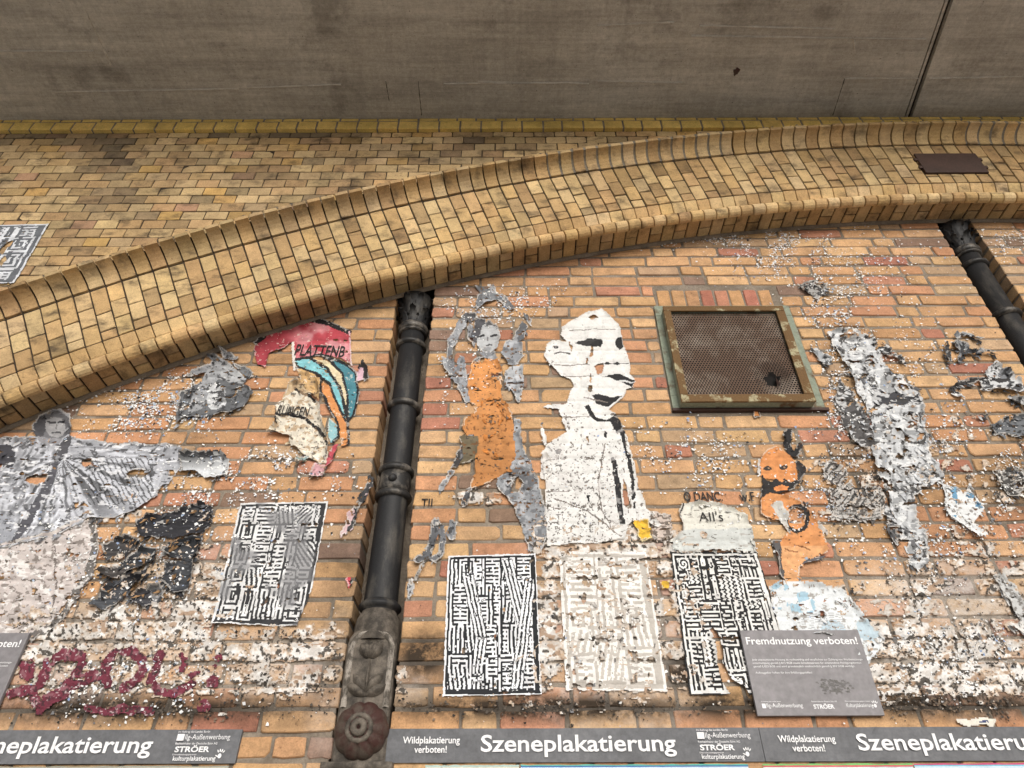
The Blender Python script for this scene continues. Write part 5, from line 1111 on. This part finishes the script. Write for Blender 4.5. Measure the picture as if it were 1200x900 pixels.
# dark curls at the right
c = Canvas(1106, 384, 1200, 432, seed=33, warp=1.2); c.poly([(1115, 404), (1120, 399), (1130, 403), (1137, 412), (1162, 414), (1163, 417), (1140, 416), (1130, 420), (1123, 429), (1119, 424), (1122, 414), (1114, 411)], (56, 57, 60)); c.poly([(1115, 396), (1122, 391), (1130, 389), (1141, 392), (1152, 400), (1146, 401), (1134, 395), (1121, 399)], (128, 131, 136)); c.line([(1108, 404), (1106, 416), (1112, 426)], 4, (62, 60, 60)); c.stain(.6, (176, 178, 180), .3, .4, 41, .7); c.holes(.74, .3, .3); c.flaps(44, .03, [(58, 58, 62), (130, 132, 136)]); c.build('paper_scrap', 'black and grey curled paper below the right iron pipe\'s capital', 'poster scrap', lift=.03, off=.0065, group='paper scraps on the wall')
c = Canvas(1108, 420, 1215, 470, seed=34, warp=1.2); c.poly([(1153, 440), (1158, 432), (1164, 426), (1176, 434), (1192, 446), (1204, 458), (1198, 462), (1176, 461), (1147, 458), (1146, 448), (1160, 446)], (196, 197, 198)); c.line([(1113, 458), (1124, 449), (1150, 446), (1180, 446)], 5, (52, 50, 50)); c.line([(1113, 458), (1122, 462)], 4, (52, 50, 50)); c.poly([(1172, 432), (1182, 438), (1180, 446), (1168, 442)], (120, 122, 126)); c.stain(.58, (58, 58, 60), .2, .3, 42, .9); c.holes(.74, .25, .3); c.flaps(50, .03, [(206, 206, 206), (70, 70, 72)]); c.build('paper_scrap', 'white paper scrap with black streaks between two dark curled scraps', 'poster scrap', lift=.03, off=.0065, group='paper scraps on the wall')
c = Canvas(1140, 464, 1225, 522, seed=35, warp=1.4); c.poly([(1160, 508), (1162, 500), (1173, 491), (1190, 489), (1220, 486), (1220, 512), (1190, 514), (1176, 511)], (104, 107, 111)); c.poly([(1174, 470), (1200, 466), (1220, 468), (1220, 480), (1196, 478)], (176, 176, 176)); c.poly([(1145, 484), (1155, 488), (1150, 493)], (62, 62, 64)); c.stain(.54, (44, 44, 46), .2, .35, 42, .9); c.holes(.70, .2, .3); c.flaps(50, .03, [(120, 123, 128), (56, 56, 58), (180, 180, 180)]); c.build('paper_scrap', 'dark grey crumpled paper scrap beneath the white streaked scrap', 'poster scrap', lift=.025, off=.0065, group='paper scraps on the wall')
c = Canvas(1150, 540, 1225, 605, seed=36, warp=1.6); c.poly([(1160, 555), (1190, 548), (1225, 552), (1225, 575), (1200, 586), (1180, 580), (1172, 572)], (70, 68, 66)); c.stain(.55, (190, 188, 184), .3, .4, 41, .8); c.holes(.60, .2, .3); c.flaps(60, .022, [(60, 58, 58), (190, 188, 186), (120, 118, 116)]); c.build('paper_scrap', 'crumbled black and white paper patch right of the blue checked scrap', 'poster scrap', lift=.014, group='paper scraps on the wall')
c = Canvas(930, 320, 985, 365, seed=37, warp=1.4); c.poly([(935, 335), (950, 331), (968, 334), (972, 344), (958, 352), (945, 346)], (70, 68, 68)); c.stain(.55, (176, 174, 170), .3, .4, 41, .8); c.holes(.64, .2, .3); c.flaps(40, .024, [(70, 68, 68), (170, 168, 164)]); c.build('paper_scrap', 'blackened paper tuft above the right corner of the vent', 'poster scrap', lift=.014, group='paper scraps on the wall')
c = Canvas(1150, 640, 1222, 800, seed=38, warp=1.6); c.poly([(1163, 676), (1176, 674), (1190, 690), (1200, 712), (1222, 730), (1222, 748), (1200, 740), (1186, 716), (1172, 692)], (190, 191, 190)); c.poly([(1178, 732), (1200, 728), (1222, 736), (1222, 752), (1198, 744)], (212, 211, 208)); c.stain(.62, (120, 116, 112), .2, .3); c.holes(.72, .2, .3, 20, .05); c.flaps(40, .026, [(200, 200, 198), (150, 148, 146)]); c.build('paper_scrap', 'long peeling pale strip in the crumbling white paper', 'poster scrap', lift=.02, off=.0065, group='paper scraps on the wall')
c = Canvas(1116, 840, 1168, 854, seed=39); c.poly([(1119, 844), (1140, 842), (1165, 843), (1162, 851), (1124, 851)], (220, 216, 204)); c.line([(1146, 848), (1155, 846)], 2.5, (60, 70, 110), clip=True); c.build('paper_scrap', 'cream paper scrap sticking out above the long grey strip', 'poster scrap', lift=.006, off=.0065, group='paper scraps on the wall')

# ---- maroon graffiti sprayed over paper skins and bricks
c = Canvas(-30, 745, 272, 845, seed=40, warp=2.0, wf=.09)
MR = (104, 44, 58); zg = lambda L: [(a/4.5, 660+b/4.5) for a, b in L]
c.poly(zg([(110, 515), (185, 510), (192, 600), (150, 630), (105, 610)]), MR)
for P, wd in (([(340, 480), (260, 530), (230, 630), (200, 660), (60, 690)], 10), ([(350, 490), (430, 480), (440, 540), (410, 580)], 11), ([(340, 680), (380, 640), (500, 600)], 16), ([(180, 700), (220, 760), (280, 720), (330, 690)], 14), ([(575, 640), (560, 590), (565, 530), (630, 475), (700, 470), (755, 510), (755, 570), (720, 620), (660, 670)], 11), ([(850, 490), (830, 560), (800, 620)], 11), ([(960, 490), (985, 530), (960, 570)], 8), ([(800, 620), (840, 680), (920, 690), (1020, 640)], 9), ([(1160, 500), (1130, 540)], 8), ([(470, 760), (560, 790), (650, 770), (800, 780)], 10), ([(1050, 580), (1015, 600)], 6)): c.line(zg(P), wd, MR)
c.ell(250, 799.5, 7.4, 7.4, MR); c.ell(240, 829, 9, 8, MR)
c.mottle(.25, .2, .2); c.stain(.60, (150, 112, 116), .12, .12, 43, .6); c.stain(.66, (190, 180, 178), .3, .3, 41, .8); c.stain(.62, (52, 34, 38), .25, .25, 42, .7); c.holes(.74, .10, .10, 20, .03)
c.build('graffiti', 'maroon sprayed graffiti letters above the grey notice strip', 'graffiti', lift=.0, off=.0085, sag=.004, wr=.0005, rim=False)
# ---- black stencilled writing on single bricks
sk = thing('stencil_writing', 'worn black stencilled letters on bricks above the cream sheet', 'graffiti', P3(.95, 1.44, .003))
text('O DANC.', W(801, 583)[0], W(846, 583)[0], W(825, 588)[1], W(825, 577)[1], .0052, 'black', sk, .015); text('w.F', W(866, 583)[0], W(884, 583)[0], W(875, 588)[1], W(875, 577)[1], .0052, 'black', sk, .015)
sk = thing('stencil_writing', 'small black stencilled strokes on a red brick beside the pipe', 'graffiti', P3(-.4, 1.42, .003))
text('TII', W(494, 589)[0], W(507, 589)[0], W(500, 594)[1], W(500, 585)[1], .0052, 'black', sk, .01)

# ---- event posters whose tops show below the notice strips
def event(x0, x1, cols, lb, seed):
    r = random.Random(seed); t = thing('event_poster', lb, 'poster', P3((x0+x1)/2, .1, .004), 'posters below the notice strips')
    c = Canvas(600, 893, 604, 896); z1 = .4405; z = z1
    for h, cc in cols:
        me = bpy.data.meshes.new('band'); n = 24; v = []
        for i in range(n+1):
            x = x0+(x1-x0)*i/n; v += [P3(x, z-h+r.uniform(-.0006, .0006)*(h < .02), .006), P3(x, z+(r.uniform(-.002, .001) if z == z1 else 0), .006)]
        me.from_pydata(v, [], [(2*i, 2*i+2, 2*i+3, 2*i+1) for i in range(n)]); at = me.attributes.new('print', 'FLOAT_COLOR', 'FACE'); A = np.ones((n, 4), np.float32); A[:, :3] = lin(cc); at.data.foreach_set('color', A.ravel())
        link('printed_band', me, 'paper', t); z -= h
event(-.30, .02, [(.006, (170, 196, 190)), (.33, (212, 208, 190))], 'pale cream poster top beside the base of the pipe', 1)
event(.025, .80, [(.004, (96, 176, 160)), (.004, (60, 110, 170)), (.33, (206, 214, 224))], 'white and blue poster top under the middle notice strip', 2)
event(.85, 1.36, [(.005, (120, 186, 110)), (.005, (206, 92, 100)), (.004, (190, 214, 230)), (.32, (96, 116, 84))], 'green edged poster top under the grey prohibition sign', 3)
event(1.365, 2.2, [(.005, (190, 80, 120)), (.004, (120, 190, 210)), (.33, (200, 214, 226))], 'pale blue poster top with pink edge under the right notice strip', 4)
event(-1.9, -.97, [(.005, (150, 150, 140)), (.33, (208, 202, 176))], 'cream poster top under the left notice strip', 5)

# ---- confetti of paper flakes stuck to the wall
r = random.Random(99); V = []; F = []; K = []
def flake(X, Z, p, s, cc):
    o = len(V); a = r.uniform(0, 6.28); n = 4; t1, t2 = r.uniform(-.5, .5), r.uniform(-.5, .5)
    for k in range(n):
        b = a+k*2*math.pi/n+r.uniform(-.45, .45); q = s*r.uniform(.55, 1.15); x, z_ = q*math.cos(b), q*math.sin(b)*.9
        V.append(P3(X+x, Z+z_, p+max(0, .25*s+x*t1+z_*t2)))
    F.append((o, o+1, o+2, o+3)); K.append(cc)
ZN = [(180, 462, 55, 32, 620), (150, 492, 80, 22, 420), (250, 470, 60, 30, 160), (262, 560, 70, 34, 420), (330, 545, 50, 18, 220), (230, 600, 40, 40, 260), (400, 560, 40, 30, 60), (560, 362, 50, 22, 330), (622, 350, 40, 18, 200), (905, 300, 55, 26, 520), (985, 355, 60, 50, 760), (995, 450, 34, 80, 800), (1075, 430, 60, 60, 330), (800, 530, 60, 30, 330), (845, 555, 50, 40, 160), (540, 430, 40, 70, 240), (960, 570, 50, 70, 420), (1100, 520, 60, 60, 380), (1180, 560, 30, 60, 330), (860, 280, 150, 9, 380), (190, 690, 100, 80, 560), (90, 640, 90, 60, 420), (1170, 292, 34, 26, 120), (1180, 250+25, 40, 10, 100), (700, 545, 60, 60, 60), (1080, 640, 80, 60, 420), (150, 800, 120, 40, 500), (330, 600, 60, 40, 160), (1110, 770, 110, 50, 500), (720, 720, 100, 90, 160), (900, 640, 60, 60, 120), (1000, 300, 120, 40, 300)]
FC = [(234, 234, 232)]*12+[(206, 206, 206)]*4+[(120, 120, 122)]*2+[(50, 50, 52)]*2+[(150, 168, 200), (176, 190, 206)]
def ok(X, Z):
    if arch_r(X, Z) > RI-.004: return False
    if abs(X-PIPES[0]) < HW+.01 or abs(X-PIPES[1]) < HW+.01: return False
    if VENT[0]-.01 < X < VENT[1]+.02 and VENT[2]-.02 < Z < VENT[3]+.01: return False
    if .45 > Z or (.86 < X < 1.32 and .58 < Z < .89): return False
    if .445 < Z < .557: return False
    return EDGE_L < X < EDGE_R
for (cx, cy, rx, ry, n) in ZN:
    k = 0; tries = 0
    while k < n*1.15 and tries < n*8:
        tries += 1; px, py = r.gauss(cx, rx*.55), r.gauss(cy, ry*.55)
        if float(fbm(px*.06, py*.08, 50, 3)) < r.uniform(.36, .6): continue
        X, Z = W(px, py)
        if not ok(X, Z): continue
        s = .0028+.0065*r.random()**2.2; flake(X, Z, .0042, s, FC[r.randrange(len(FC))]); k += 1
for (cx, cy, rx, ry, n) in ((1110, 785, 120, 40, 420), (150, 760, 140, 50, 600), (330, 800, 80, 30, 350), (650, 829, 230, 14, 900), (1110, 826, 150, 15, 900), (150, 832, 190, 15, 800), (1185, 570, 34, 30, 300), (1010, 560, 50, 50, 350), (990, 480, 30, 70, 350), (170, 680, 60, 50, 400), (1080, 660, 60, 50, 300), (330, 745, 60, 8, 120)):
    for _ in range(n):
        px, py = r.gauss(cx, rx*.55), r.gauss(cy, ry*.55); X, Z = W(px, py)
        if float(fbm(px*.07, py*.09, 60, 3)) < r.uniform(.35, .6) or not ok(X, Z): continue
        flake(X, Z, .0062, .002+.006*r.random()**2, [(46, 42, 38), (60, 54, 48), (84, 76, 68), (120, 104, 88)][r.randrange(4)])
for _ in range(1500):
    X, Z = r.uniform(-2.8, 3.4), r.uniform(.56, 3.3)
    if ok(X, Z): flake(X, Z, .004, .0018+.003*r.random()**2, FC[r.randrange(len(FC))])
me = bpy.data.meshes.new('paper_flakes'); me.from_pydata(V, [], F); at = me.attributes.new('print', 'FLOAT_COLOR', 'FACE'); A = np.ones((len(F), 4), np.float32); A[:, :3] = lin(K); at.data.foreach_set('color', A.ravel())
tag(link('paper_flakes', me, 'paper'), 'tiny white paper flakes scattered over the brick wall', kind='stuff')
